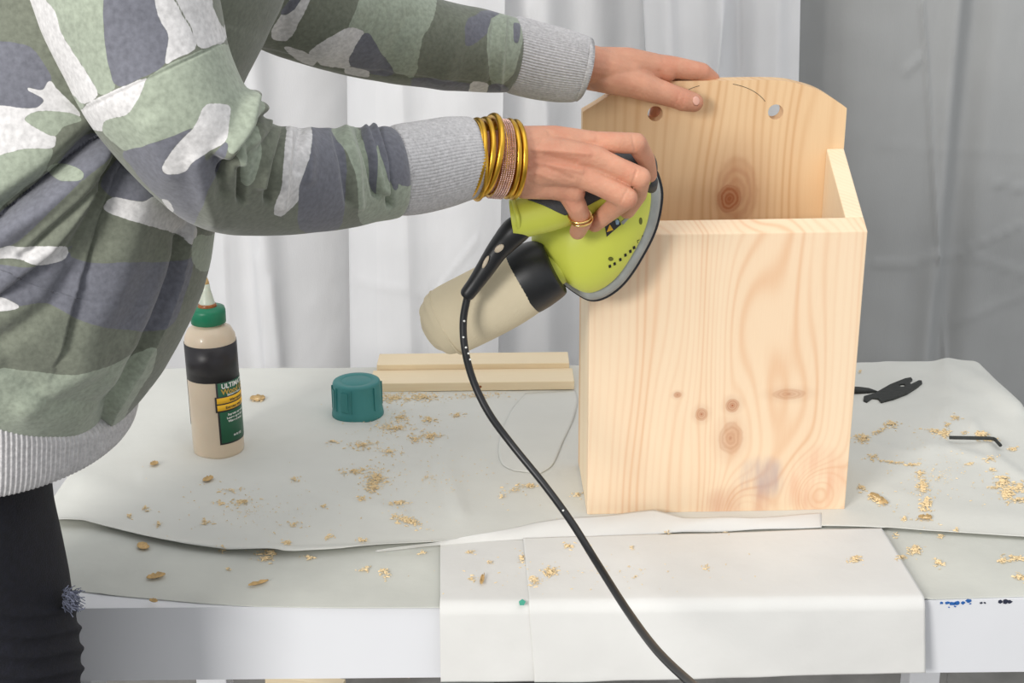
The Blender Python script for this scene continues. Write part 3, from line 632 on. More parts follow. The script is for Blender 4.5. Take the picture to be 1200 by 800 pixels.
P_ = [(440, 560, 20, 16, 130), (437, 572, 14, 8, 60), (479, 611, 22, 6, 110, .0008, .25), (620, 570, 16, 4, 50), (467, 590, 16, 4, 40), (424, 585, 8, 4, 12), (588, 583, 6, 4, 8), (497, 466, 30, 7, 110), (460, 467, 24, 7, 90), (560, 464, 40, 5, 60), (470, 490, 12, 8, 40), (465, 502, 26, 6, 60), (505, 512, 14, 7, 70), (487, 515, 10, 5, 35), (536, 487, 14, 5, 25), (502, 492, 10, 7, 40), (425, 522, 24, 7, 60), (455, 530, 20, 6, 30), (390, 518, 12, 3, 16), (415, 553, 24, 5, 40), (315, 648, 14, 5, 30), (312, 655, 10, 5, 26), (337, 637, 8, 4, 18), (362, 654, 9, 5, 18), (260, 644, 6, 5, 12), (268, 667, 3, 2, 6), (345, 615, 14, 5, 14), (385, 630, 8, 4, 10), (240, 612, 8, 4, 14), (186, 615, 6, 4, 10), (170, 596, 6, 5, 12), (152, 606, 4, 4, 8), (285, 588, 16, 4, 36, .0008, -.25), (260, 590, 16, 4, 12), (270, 575, 20, 5, 14), (380, 594, 6, 3, 8), (345, 562, 10, 4, 14), (425, 634, 8, 3, 14), (452, 672, 9, 7, 22), (495, 648, 6, 5, 10), (430, 668, 20, 5, 14), (645, 672, 10, 7, 46), (626, 680, 8, 6, 30), (611, 655, 4, 8, 20), (575, 660, 6, 3, 6), (553, 679, 6, 3, 8), (552, 648, 8, 3, 10), (666, 641, 9, 4, 22), (740, 643, 3, 3, 4), (745, 676, 4, 3, 4), (785, 625, 10, 4, 8), (828, 666, 6, 4, 7), (851, 624, 4, 2, 4), (1003, 656, 10, 5, 36), (1073, 645, 10, 7, 50), (1056, 654, 6, 4, 20), (1100, 660, 9, 4, 28, .0008, .5), (1104, 629, 5, 4, 9), (1050, 627, 4, 3, 6), (1120, 622, 6, 3, 8), (1190, 655, 14, 5, 36), (1195, 677, 8, 5, 26), (1175, 658, 8, 4, 16),
      (1012, 514, 12, 5, 60), (1045, 497, 10, 5, 50), (1030, 506, 12, 3, 24, .0008, -.5), (1023, 536, 7, 4, 24), (1045, 542, 26, 1.6, 34, .0007, .12), (1066, 545, 10, 2, 16), (1078, 555, 6, 6, 30), (1082, 570, 7, 10, 60, .001), (1086, 590, 7, 10, 56, .001), (1082, 598, 10, 3, 18), (1010, 572, 8, 3, 18, .0008, .5), (1027, 586, 14, 4, 50, .0009, .5), (1060, 608, 6, 3, 10), (1085, 608, 9, 3, 14), (1095, 506, 16, 3, 40, .0008, .25), (1107, 508, 7, 5, 36, .001), (1110, 499, 4, 4, 12), (1120, 490, 7, 4, 20), (1130, 508, 5, 3, 10), (1152, 511, 9, 6, 50, .001, 0, .005, .008), (1145, 508, 5, 4, 14), (1165, 516, 6, 3, 16), (1186, 527, 10, 3, 20), (1160, 538, 10, 4, 22, .0008, -.3), (1162, 551, 6, 3, 12), (1135, 544, 6, 2, 6), (1175, 565, 10, 7, 60, .001), (1180, 578, 9, 6, 50, .001), (1194, 572, 9, 7, 46, .001), (1168, 572, 12, 2, 16), (1195, 586, 16, 5, 40, .001), (1008, 437, 4, 3, 8), (302, 469, 8, 3, 26), (276, 467, 4, 2, 10), (470, 455, 20, 3, 20), (677, 580, 10, 4, 16), (600, 575, 20, 8, 14), (500, 560, 120, 60, 120, .0005), (300, 600, 140, 50, 100, .0005), (1100, 560, 90, 60, 130, .0005), (700, 670, 200, 30, 60, .0005), (450, 500, 60, 30, 120, .0005)]
for p in P_: pile(p[0], p[1], p[2], p[3], int(p[4] * 1.7), *p[5:])
o = dust.build('sawdust', M['dust'], smooth=False); tag(o, 'pale pine sawdust scattered in little heaps over the sheets', 'sawdust', kind='stuff')
shv = [(244, 563, 8, 3.5, -.3, 'curled brown wood shaving on the sheet in front of the bottle'), (181, 545, 6, 3, -.2, 'small brown wood shaving left of the bottle foot'), (168, 642, 9, 5, .1, 'broad brown wood shaving on the lower sheet at left'), (183, 677, 14, 4, -.2, 'long ragged shaving near the left front of the table'), (303, 685, 15, 2.6, -.25, 'thin shaving sliver near the table front left of centre'), (302, 468, 11, 4, -.05, 'tan wood shaving just right of the bottle cap shadow'), (1084, 608, 10, 3, .05, 'brown shaving lying in front of the curved dust trail at right'), (565, 681, 2.5, 9, .2, 'narrow shaving standing on the narrow paper sheet'), (1030, 586, 15, 4, .5, 'slanted shaving beside the lower right corner of the box'), (180, 706, 6, 2.2, .1, 'brown chip on the bare table edge at left')]
for x, y, a, b_, an, lab in shv:
    n = 9; pts = []; V = []
    for i in range(n):
        t = -1 + 2 * i / (n - 1); wv = math.sqrt(max(0, 1 - t * t * .92)) * (1 + .25 * rs.uniform(-1, 1))
        for sgn in (-1, 0, 1):
            dx, dy = a * .8 * t, b_ * .75 * wv * sgn; X = x + dx * math.cos(an) - dy * math.sin(an); Y_ = y + dx * math.sin(an) + dy * math.cos(an)
            V.append(on_sheet(X, Y_, .0008 + (.0024 * abs(sgn) * wv + .0015 * t * t)))
    o = mesh('wood_shaving', V, gridfaces(n, 3, False), M['shaving']); so = o.modifiers.new('t', 'SOLIDIFY'); so.thickness = .0004
    tag(o, lab, 'shaving', 'brown wood shavings on the sheets')
SL_ = catmull([(616, 461), (600, 480), (588, 505), (584, 527), (588, 544), (602, 552)], 24); SR_ = catmull([(674, 458), (677, 470), (672, 492), (660, 518), (648, 545), (632, 556)], 24)
V = []
for l_, r_ in zip(SL_, SR_):
    for t in np.linspace(0, 1, 24): q = l_ * (1 - t) + r_ * t; V.append(on_sheet(q[0], q[1], .0008))
o = mesh('paper_scrap', V, gridfaces(24, 24, False), M['paper']); tag(o, 'white paper scrap with rounded corner lying left of the box', 'paper'); so = o.modifiers.new('t', 'SOLIDIFY'); so.thickness = .0004
flat_poly('paint_spot', [(608, 705), (612, 702), (616, 705), (614, 709), (609, 709)], M['teal_paint'], .0062, 'small teal paint spot on the narrow paper sheet', 'paint')

# ---------------- floor odds and ends ----------------
for (xa, xb, Y0, ang, lab) in ((-.62, -.25, 2.22, -.25, 'pale lumber offcut on the floor under the table, left one'), (-.50, -.15, 2.27, -.25, 'pale lumber offcut on the floor under the table, right one')):
    mb = MB(); mb.box((0, 0, 0), (.15, .022, .018)); o = mb.build('lumber_offcut', W_len, bevel=.001); o.location = (xa + .16, Y0 + .05, .0); o.rotation_euler = (0, 0, ang); tag(o, lab, 'lumber')
mb = MB(); mb.box((0, 0, 0), (.10, .12, .035)); o = mb.build('dark_brick', simple('dark_stone', (78, 74, 74), .9, var=.2), bevel=.003); o.location = (-.02, 2.17, 0); o.rotation_euler = (0, 0, .2); tag(o, 'dark block on the concrete floor beneath the table', 'block')

# ---------------- sander ----------------
SY = 1.392
sc_ = U(708, 268, SY)
Lv = np.array([.62, 0, .785]); nv_ = np.array([-.385, -.87, .304]); nv_ /= np.linalg.norm(nv_); Lv -= nv_ * (Lv @ nv_); Lv /= np.linalg.norm(Lv); Wv = np.cross(Lv, nv_)
if Wv[0] < 0: Wv = -Wv
sander = empty('palm_sander', sc_, 'lime green palm sander with beige dust bag and black cord', 'sander')
half = [(.079, 0), (.076, .010), (.063, .027), (.036, .043), (.005, .051), (-.025, .054), (-.048, .049), (-.062, .038), (-.067, .018)]
full = half + [(-.068, 0)] + [(l, -w_) for l, w_ in half[:0:-1]]
full = catmull(full + [full[0]], 97)[:-1]
def iron_rings(levels):
    V = []
    for h, s_, dl, dw in levels:
        for l, w_ in full: V.append(sc_ + Lv * (l * s_ + dl) + Wv * (w_ * s_ + dw) + nv_ * h)
    n = len(full); Fc = gridfaces(len(levels), n).tolist() + [tuple(range(n)), tuple(range((len(levels) - 1) * n, len(levels) * n))[::-1]]
    return np.array(V), Fc
def fixn(o):
    bm = bmesh.new(); bm.from_mesh(o.data); bmesh.ops.recalc_face_normals(bm, faces=bm.faces[:]); bm.to_mesh(o.data); bm.free(); return o
for nm, lv, mt in (('sanding_sheet', [(0, .985, 0, 0), (.0014, .985, 0, 0)], M['sandpaper']), ('foam_pad', [(.0014, 1.0, 0, 0), (.004, 1.02, 0, 0), (.0065, 1.02, 0, 0)], M['pad']), ('skirt', [(.0065, .99, 0, 0), (.009, 1.0, 0, 0), (.015, .975, 0, 0), (.020, .915, 0, 0), (.0205, .88, 0, 0)], M['skirt'])):
    V, Fc = iron_rings(lv); fixn(mesh(nm, V, Fc, mt, sander))
lv = [(.0200, .88, 0, 0), (.0225, .905, 0, 0), (.029, .90, 0, 0), (.040, .86, -.001, -.001), (.052, .77, -.002, -.003), (.061, .64, -.003, -.005), (.067, .48, -.004, -.007), (.071, .28, -.004, -.008), (.072, .05, -.004, -.008)]
lv = [tuple(x) for x in catmull(lv, 40)]
V, Fc = iron_rings(lv); body = fixn(mesh('housing', V, Fc, M['lime'], sander))
def hstack(pts, nv=40, nu=60):
    C = [U(x, y, Y) for x, y, Y, r in pts]; return tube(C, [r for *_, r in pts], nv, nu)
HP = [(600, 257, 1.300, .0185), (612, 255, 1.300, .0190), (640, 247, 1.303, .0200), (672, 236, 1.308, .0200), (705, 218, 1.318, .0215), (730, 203, 1.330, .024), (742, 196, 1.345, .024), (752, 190, 1.36, .014)]
V, Fc = hstack(HP); mesh('handle', V, Fc, M['lime'], sander)
V, Fc = hstack([(601, 231, 1.300, .0022), (604, 245, 1.285, .0022), (607, 257, 1.2795, .0022), (607, 270, 1.286, .0022), (603, 280, 1.300, .0022)], 8, 30)  # moulded rib near the collar
mesh('rib', V, Fc, M['lime'], sander)
# rubber grip inlay on the upper flank of the handle
C = catmull([np.append(U(x, y, Y), r) for x, y, Y, r in HP], 60); V = []; nn = 26; rows = C[12:56]
ax = np.gradient(C[:, :3], axis=0)[12:56]
for k, c in enumerate(rows):
    d = ax[k] / np.linalg.norm(ax[k]); u_ = np.array([0, -1, 0.]); u_ -= d * (u_ @ d); u_ /= np.linalg.norm(u_); v_ = np.cross(d, u_); v_ *= np.sign(v_[2])
    lo = math.radians(-12 - 0 * k) if k > 9 else math.radians(60 - 8 * k); hi = math.radians(100)
    for t in np.linspace(lo, hi, nn): V.append(c[:3] + (c[3] + .0009) * (math.cos(t) * u_ + math.sin(t) * v_))
o = mesh('rubber_grip', V, gridfaces(len(rows), nn, False), M['grip'], sander); so = o.modifiers.new('t', 'SOLIDIFY'); so.thickness = .0015; so.offset = 0
# screw boss at the nose
V, Fc = round_cone(U(762, 213, 1.335), .0075, U(763, 219, 1.345), .006, 20); mesh('nose_cap', V, Fc, M['grip'], sander)
# surface point on the housing flank
from mathutils.bvhtree import BVHTree
def surf(o, px, py):
    dg = bpy.context.evaluated_depsgraph_get(); 
    bv = BVHTree.FromPolygons([v.co.copy() for v in o.data.vertices], [tuple(p.vertices) for p in o.data.polygons])
    d = Vector(ray(px, py)).normalized(); h = bv.ray_cast(Vector(CAMP), d); return (h[0], h[1]) if h[0] else (None, None)
def decal(name, pts, mat, lift=.0006, th=.0008):
    V = []; nrm = None
    for x, y in pts:
        p, n_ = surf(body, x, y)
        if p is None: p = Vector(U(x, y, 1.36)); n_ = Vector(nv_)
        if n_.dot(Vector(ray(x, y))) > 0: n_ = -n_
        nrm = n_; V.append(p + n_ * lift)
    k = len(V); V2 = [v - nrm * th for v in V]
    return mesh(name, V + V2, [tuple(range(k)), tuple(range(2 * k - 1, k - 1, -1))] + [(i, (i + 1) % k, k + (i + 1) % k, k + i) for i in range(k)], mat, sander, False)
cB = lambda x, y: (580 + x / 5.714, 220 + y / 5.714)
cA = lambda x, y: (640 + x / 5.333, 140 + y / 5.333)
decal('warning_label', [cA(365, 655), cA(425, 632), cA(450, 618), cA(468, 655), cA(420, 695), cA(378, 732)], M['label_black'])
decal('warning_triangle', [cA(378, 702), cA(397, 655), cA(418, 688)], M['label_yellow'], .0011)
decal('warning_symbol', [cA(430, 632), cA(442, 622), cA(456, 635), cA(450, 655), cA(436, 656)], M['warn_blue'], .0011)
decal('silver_strip', [cA(466, 640), cA(540, 572), cA(548, 580), cA(478, 656)], M['skirt'], .0012)
for x, y in ((800, 508), (838, 480), (872, 450), (905, 425), (930, 400), (960, 358), (990, 325), (768, 525)):
    decal('vent_slot', [cB(x - 8, y - 6), cB(x + 6, y - 12), cB(x + 9, y + 5), cB(x - 5, y + 11)], M['dark'], .0006)
for x, y, rx, ry in ((975, 222, 10, 24), (775, 475, 17, 14)):
    decal('screw_hole', [cB(x + rx * math.cos(a), y + ry * math.sin(a)) for a in np.linspace(0, 6.28, 12, endpoint=False)], simple('hole_olive', (96, 100, 30), .7), .0005)
# dust port, collar and bag
V, Fc = hstack([(700, 296, 1.365, .016), (672, 305, 1.36, .016), (652, 312, 1.355, .019), (640, 318, 1.355, .022)], 28, 20); mesh('dust_port', V, Fc, M['lime'], sander)
V, Fc = hstack([(649, 311, 1.350, .024), (647, 312, 1.350, .029), (640, 316, 1.350, .032), (628, 322, 1.350, .034), (617, 328, 1.350, .0345), (612, 331, 1.350, .0343)], 48, 40); mesh('collar', V, Fc, M['black'], sander)
V, Fc = hstack([(618, 328, 1.350, .0335), (606, 334, 1.350, .0350), (585, 346, 1.350, .0358), (560, 359, 1.350, .0360), (540, 369, 1.350, .0358), (530, 374, 1.350, .0354), (522, 378, 1.350, .0340), (515, 382, 1.350, .0312), (509, 385, 1.35, .0272), (504.5, 387.5, 1.35, .022), (501.5, 389, 1.35, .0165), (499.5, 390, 1.35, .0105), (498.6, 390.5, 1.35, .005), (498.3, 390.7, 1.35, .0004)], 64, 120)
Vn = V + 0; V += .0022 * snoise(V, 55, 9)[:, None] * np.array([.3, -.8, .5]); mesh('dust_bag', V, Fc, M['bag'], sander)
C0 = U(523, 378, 1.350); dax = U(511, 384, 1.35) - C0; dax /= np.linalg.norm(dax); e1 = np.cross(dax, [0, 1, 0]); e1 /= np.linalg.norm(e1); e2 = np.cross(dax, e1)
V, Fc = tube([C0 + .0346 * (math.cos(a) * e1 + math.sin(a) * e2) for a in np.linspace(0, 2 * np.pi, 60)], .0011, 8, cap=False); mesh('bag_seam', V, Fc, M['bag'], sander)
V, Fc = hstack([(612, 262, 1.300, .0100), (609, 266, 1.298, .0128), (601, 273, 1.297, .0132), (591, 284, 1.297, .0118), (581, 296, 1.296, .0102), (568, 316, 1.294, .0090), (557, 332, 1.293, .0078), (548, 344, 1.292, .0072), (546.5, 346, 1.292, .0060)], 32, 70)
sr = mesh('strain_relief', V, Fc, M['black'], sander)
for x, y, rx, ry, a in ((585, 291, 7, 4, -.7), (569, 307, 2.5, 9, .45)):
    p = U(x, y, 1.2845); V, Fc = lathe([(1, 0), (.9, .5), (.4, .8), (.01, .9)], 12); V = V * np.array([rx * .00078, ry * .00078, .0012]); 
    o = mesh('glue_smear', V, Fc, M['glue'], None); o.location = Vector(p); o.rotation_euler = (math.pi / 2, a, 0); o.parent = sander; o.matrix_parent_inverse = Matrix.Translation(sander.location).inverted(); o['label'] = 'dried cream glue smear on the black cord sleeve'
CP = [(549, 342, 1.292), (543, 375, 1.29), (545, 410, 1.285), (555, 447, 1.28), (573, 484, 1.27), (600, 521, 1.26), (638, 568, 1.235), (670, 612, 1.205), (700, 660, 1.165), (735, 715, 1.09), (770, 762, 1.00), (812, 802, .90), (850, 830, .78), (900, 880, .70), (930, 1100, .68)]
C = [U(*p) for p in CP] + [np.array([.16, .62, .35]), np.array([.14, .60, .12]), np.array([.2, .55, .006]), np.array([.6, .4, .005]), np.array([1.3, .5, .005])]
V, Fc = tube(C, .0036, 12, 260); mesh('power_cord', V, Fc, M['black'], sander)
for x, y, Y_ in ((544, 376, 1.2865), (543, 395, 1.284), (546, 407, 1.281), (549, 414, 1.280), (551, 421, 1.279), (641, 573, 1.23), (660, 598, 1.212)):
    V, Fc = lathe([(.0012, 0), (.0008, .0006), (.0001, .0008)], 8); o = mesh('paint_speck', V, Fc, M['label_white']); o.location = Vector(U(x, y, Y_)); o.rotation_euler = (math.pi / 2, 0, 0); o.parent = sander; o.matrix_parent_inverse = Matrix.Translation(sander.location).inverted()

# ---------------- person ----------------
person = empty('person', (-.45, 1.08, 0), 'person in green and grey camouflage sweatshirt sanding a wooden box', 'person')
def chain(mb, pts, nv=18):
    for a, b in zip(pts[:-1], pts[1:]):
        V, Fc = round_cone(U(a[0], a[1], a[2]), a[3], U(b[0], b[1], b[2]), b[3], nv); mb.add(V, Fc)
hand = MB()
# near (right) hand: forearm, metacarpals, fingers
chain(hand, [(500, 192, 1.215, .024), (560, 185, 1.238, .0225), (600, 178, 1.262, .0215), (628, 172, 1.272, .0185)])
chain(hand, [(500, 198, 1.215, .024), (560, 196, 1.238, .0225), (600, 199, 1.262, .0205), (625, 210, 1.272, .0175)])
chain(hand, [(596, 190, 1.262, .020), (640, 190, 1.272, .019), (672, 194, 1.276, .0145)])
chain(hand, [(605, 167, 1.268, .0150), (650, 163, 1.280, .0125), (697, 168, 1.287, .0112), (722, 167, 1.287, .0098), (746, 168, 1.292, .0098), (757, 187, 1.312, .0086), (761, 205, 1.330, .0075)])
chain(hand, [(612, 180, 1.262, .0150), (650, 178, 1.266, .0135), (696, 185, 1.270, .0118), (722, 196, 1.270, .0102), (750, 208, 1.272, .0100), (747, 228, 1.298, .0088), (735, 247, 1.322, .0078)])
chain(hand, [(612, 200, 1.262, .0155), (650, 200, 1.264, .0140), (681, 205, 1.267, .0120), (705, 217, 1.264, .0106), (734, 232, 1.264, .0104), (715, 247, 1.288, .0092), (697, 262, 1.306, .0082)])
chain(hand, [(616, 214, 1.270, .0150), (648, 218, 1.272, .0125), (665, 223, 1.274, .0110), (675, 241, 1.275, .0100), (683, 259, 1.284, .0088), (677, 271, 1.302, .0080)])
chain(hand, [(650, 215, 1.272, .0130), (672, 225, 1.272, .0110)])
chain(hand, [(612, 178, 1.285, .015), (660, 190, 1.325, .013), (700, 178, 1.345, .0105), (735, 180, 1.352, .009)])
V1, F1 = remeshed(hand, .0010, 9)
# tendon relief and knuckle creases of the near hand
pj = project(V1)
def relief(V, pj, lines, view):
    for pl, wd, amp in lines: V += view[None] * (amp * np.exp(-(seg_dist(pj, pl) / wd) ** 2))[:, None]
    return V
vw = -ray(680, 200); vw /= np.linalg.norm(vw)
front = (V1[:, 1] < 1.29)
D = np.zeros(len(V1))
for pl, wd, amp in [([(625, 175), (690, 180)], 3.5, .0012), ([(628, 190), (682, 200)], 3.5, .0010), ([(630, 203), (664, 218)], 3, .0007), ([(640, 165), (695, 163)], 4, .0008), ([(640, 182), (675, 190)], 3, -.0008), ([(640, 196), (670, 209)], 3, -.0007),
                    ([(741, 160), (744, 176)], 1.5, -.0006), ([(746, 200), (741, 216)], 1.5, -.0006), ([(650, 232), (656, 240)], 1.2, -.0007), ([(656, 236), (663, 245)], 1.2, -.0007), ([(662, 238), (668, 249)], 1.2, -.0006), ([(735, 222), (727, 238)], 1.5, -.0004)]:
    D += amp * np.exp(-(seg_dist(pj, pl) / wd) ** 2)
V1 += vw[None] * (D * 1.5 * front)[:, None]
hand = MB()
# far (left) hand on the back board
FY = BL[1] + BD - TH - .022   # about where the board's face is up there
chain(hand, [(620, 66, FY - .045, .024), (672, 72, FY - .030, .0215), (705, 78, FY - .018, .0195), (735, 84, FY - .012, .0165)])
chain(hand, [(620, 78, FY - .045, .024), (676, 82, FY - .022, .0185), (700, 92, FY - .004, .014)])
chain(hand, [(700, 74, FY - .016, .017), (735, 74, FY - .008, .0165), (765, 78, FY + .004, .0145), (780, 82, FY + .010, .0135)])
chain(hand, [(705, 88, FY - .018, .018), (740, 96, FY - .016, .0165), (768, 106, FY - .014, .0135), (790, 113, FY - .013, .0118), (801, 117, FY - .013, .0120), (813, 120, FY - .0118, .0102)])
chain(hand, [(765, 78, FY + .004, .0140), (790, 79, FY + .012, .0118), (822, 84, FY + .020, .0098), (834, 93, FY + .030, .0088), (838, 108, FY + .036, .0078)])
chain(hand, [(735, 78, FY + .002, .0150), (765, 84, FY + .016, .0130), (795, 92, FY + .034, .0105), (805, 112, FY + .040, .0092), (800, 128, FY + .042, .0082)])
chain(hand, [(720, 82, FY + .002, .015), (745, 92, FY + .022, .012), (768, 104, FY + .038, .010), (772, 124, FY + .042, .0088), (768, 138, FY + .044, .008)])
chain(hand, [(700, 88, FY - .004, .014), (715, 96, FY + .018, .0120), (735, 108, FY + .036, .009), (742, 126, FY + .040, .008), (740, 138, FY + .042, .0072)])
V2, F2 = remeshed(hand, .0010, 9)
pj = project(V2); D = np.zeros(len(V2))
for pl, wd, amp in [([(797, 108), (792, 122)], 1.3, -.0006), ([(803, 110), (799, 124)], 1.2, -.0004), ([(750, 108), (756, 117)], 1.6, -.0007), ([(757, 110), (762, 119)], 1.6, -.0006), ([(772, 84), (778, 96)], 3, -.0015), ([(690, 90), (716, 92)], 4, -.0008)]:
    D += amp * np.exp(-(seg_dist(pj, pl) / wd) ** 2)
V2 += vw[None] * (D * (V2[:, 1] < FY))[:, None]
# rest of the body (under the clothes and out of the frame)
bod = MB()
def rc(a, ra, b, rb): V, Fc = round_cone(a, ra, b, rb, 24); bod.add(V, Fc)
nsh = U(60, -40, 1.02); fsh = U(215, -120, 1.28); nel = (U(236, 208, 1.03) + 0); fel = U(350, 0, 1.34)
rc(nsh, .030, nel, .028); rc(nel, .030, U(520, 196, 1.22), .023); rc(fsh, .045, fel, .036); rc(fel, .034, U(640, 72, FY - .045), .024)
chest = np.array([-.36, 1.12, 1.27]); hip = np.array([-.50, 1.11, 1.0]); rc(hip, .08, chest, .085); rc(hip + [0, -.05, 0], .07, hip + [0, .07, 0], .07)
neck = np.array([-.31, 1.14, 1.40]); rc(chest, .085, nsh, .03); rc(chest, .085, fsh, .05); rc(chest, .08, neck, .055)
head = np.array([-.25, 1.15, 1.545]); rc(neck, .052, head - [.01, 0, .03], .055); rc(head, .085, head + [-.02, 0, .03], .088); rc(head + [.045, 0, -.05], .035, head + [.02, 0, -.04], .05)
rc(head + [.088, 0, .0], .008, head + [.100, 0, -.025], .012); rc(head + [-.01, -.088, .0], .014, head + [-.01, -.086, -.02], .010); rc(head + [-.01, .088, .0], .014, head + [-.01, .086, -.02], .010)
V3, F3 = remeshed(bod, .006, 4)
allb = MB(); allb.add(V1, F1); allb.add(V2, F2); allb.add(V3, F3)
body_o = allb.build('body', M['skin'], person, smooth=True)
for sy in (-.03, .03):
    V, Fc = round_cone(head + [.072, sy, .012], .011, head + [.075, sy, .012], .010, 16); mesh('eye', V, Fc, M['label_white'], person)
V, Fc = round_cone(head + [.083, -.016, -.055], .005, head + [.083, .016, -.055], .005, 12); mesh('mouth', V, Fc, simple('lips', (180, 95, 90), .5), person)
hb = MB()
for a, ra, b, rb in ((head + [-.025, 0, .035], .098, head + [.0, 0, .05], .085), (head + [-.06, 0, .0], .085, head + [-.085, 0, -.12], .05), (head + [-.085, 0, -.10], .05, head + [-.13, 0, -.26], .03)):
    V, Fc = round_cone(a, ra, b, rb, 28); hb.add(V, Fc)
hb.build('hair', M['hair'], person, smooth=True)
# thumb nail
V, Fc = lathe([(1, 0), (.85, .35), (.5, .6), (.01, .7)], 24); V = V * np.array([.0052, .0044, .0018])
tn = mesh('thumb_nail', V, Fc, M['nail'], None); tp, tnrm = None, None
bv = BVHTree.FromPolygons([Vector(v) for v in V2], F2); h = bv.ray_cast(Vector(CAMP), Vector(ray(816, 118)).normalized())
tp, tnrm = (h[0], h[1]) if h[0] else (Vector(U(814, 118, FY - .02)), Vector((0, -1, 0)))
tn.location = tp - tnrm * .0004; tn.rotation_euler = tnrm.to_track_quat('Z', 'X').to_euler(); tn.parent = person; tn.matrix_parent_inverse = Matrix.Translation(person.location).inverted()

# --- sweatshirt ---
def camo_fields(V, Nn, polys, seed, cc):
    pj = project(cc + (V - cc) * .95); wob = np.stack([snoise(V, 110, seed + 1, 4), snoise(V, 110, seed + 2, 4)], 1) * 3.4; q = pj + wob
    F3_ = np.full((len(V), 3), -30.)
    for c, poly in polys:
        pl = np.asarray(poly, float)
        for _ in range(2): nx_ = np.roll(pl, -1, 0); pl = np.stack([pl * .82 + nx_ * .18, pl * .18 + nx_ * .82], 1).reshape(-1, 2)
        d = seg_dist(q, np.vstack([pl, pl[:1]])); ins = np.zeros(len(q), bool)
        x, y = q[:, 0], q[:, 1]
        for a, b in zip(pl, np.roll(pl, -1, 0)):
            cr = ((a[1] > y) != (b[1] > y)); xx = (b[0] - a[0]) * (y - a[1]) / (b[1] - a[1] + 1e-12) + a[0]; ins ^= cr & (x < xx)
        sd = np.where(ins, d, -d) + 1.6
        for k in range(3):
            if k == c: F3_[:, k] = np.maximum(F3_[:, k], sd)
            elif True: F3_[:, k] = np.minimum(F3_[:, k], -sd)
    view = V - CAMP; view /= np.linalg.norm(view, axis=1)[:, None]; back = ((Nn * view).sum(1) > .05) | (pj[:, 0] < -8) | (pj[:, 1] < -8)
    G = np.stack([snoise(V * [1, 1, 1.6], 26, 51) * 30 - 4, snoise(V * [1, 1, 1.6], 26, 52) * 30 - 8, snoise(V * [1, 1, 1.9], 28, 53) * 30 - 12], 1)
    F3_[back] = G[back]
    return np.clip(F3_ / 16, -.5, .5) + .5
def garment(name, st, nu, nv, polys, creases, seed, mat, parent, amp=.0012, step=(), vb=0.0):
    V, c = loft(st, nu, nv, vb); V = V.reshape(-1, 3); Fc = gridfaces(nu, nv); Nn = normals_of(V, Fc)
    cc = np.repeat(c, nv, 0)
    if ((V - cc) * Nn).sum() < 0: Fc = Fc[:, ::-1]; Nn = -Nn
    pj = project(V); view = V - CAMP; view /= np.linalg.norm(view, axis=1)[:, None]; fr = np.clip(-(Nn * view).sum(1) * 2.5 + .3, 0, 1)
    D = amp * snoise(V, 30, seed) + amp * .4 * snoise(V, 90, seed + 5)
    for pl, wd, a in creases: D += a * fr * np.exp(-(seg_dist(pj, pl) / wd) ** 2)
    for pl, wd, a in step:     # a = drop on the right of the line, fading over wd
        d = seg_dist(pj, pl); P0 = np.asarray(pl, float); best = np.full(len(pj), 1e9); sg = np.zeros(len(pj))
        for p, q in zip(P0[:-1], P0[1:]):
            dd = q - p; t = np.clip(((pj - p) @ dd) / (dd @ dd), 0, 1); r = pj - p - t[:, None] * dd; ds = np.linalg.norm(r, axis=1)
            cr = dd[0] * (pj[:, 1] - p[1]) - dd[1] * (pj[:, 0] - p[0]); m_ = ds < best; best[m_] = ds[m_]; sg[m_] = np.sign(cr[m_])
        D += a * fr * np.where(sg > 0, np.exp(-best / wd), 0) * np.clip(best / 2.0, 0, 1)
    V = V + Nn * D[:, None]
    fields = camo_fields(V, Nn, polys, seed, cc) if polys is not None else None
    Fl = Fc.tolist() + [tuple(range(nv)), tuple(range((nu - 1) * nv, nu * nv))[::-1]]
    return V, Fl, fields
a5 = lambda pts: [(x / 2.666, y / 2.666) for x, y in pts]
a6 = lambda pts: [(x / 2.353, 280 + y / 2.353) for x, y in pts]
a7 = lambda pts: [(260 + x / 2.727, y / 2.727) for x, y in pts]
SAGE, SLATE, LIGHT, OLIVE = 0, 1, 2, 9
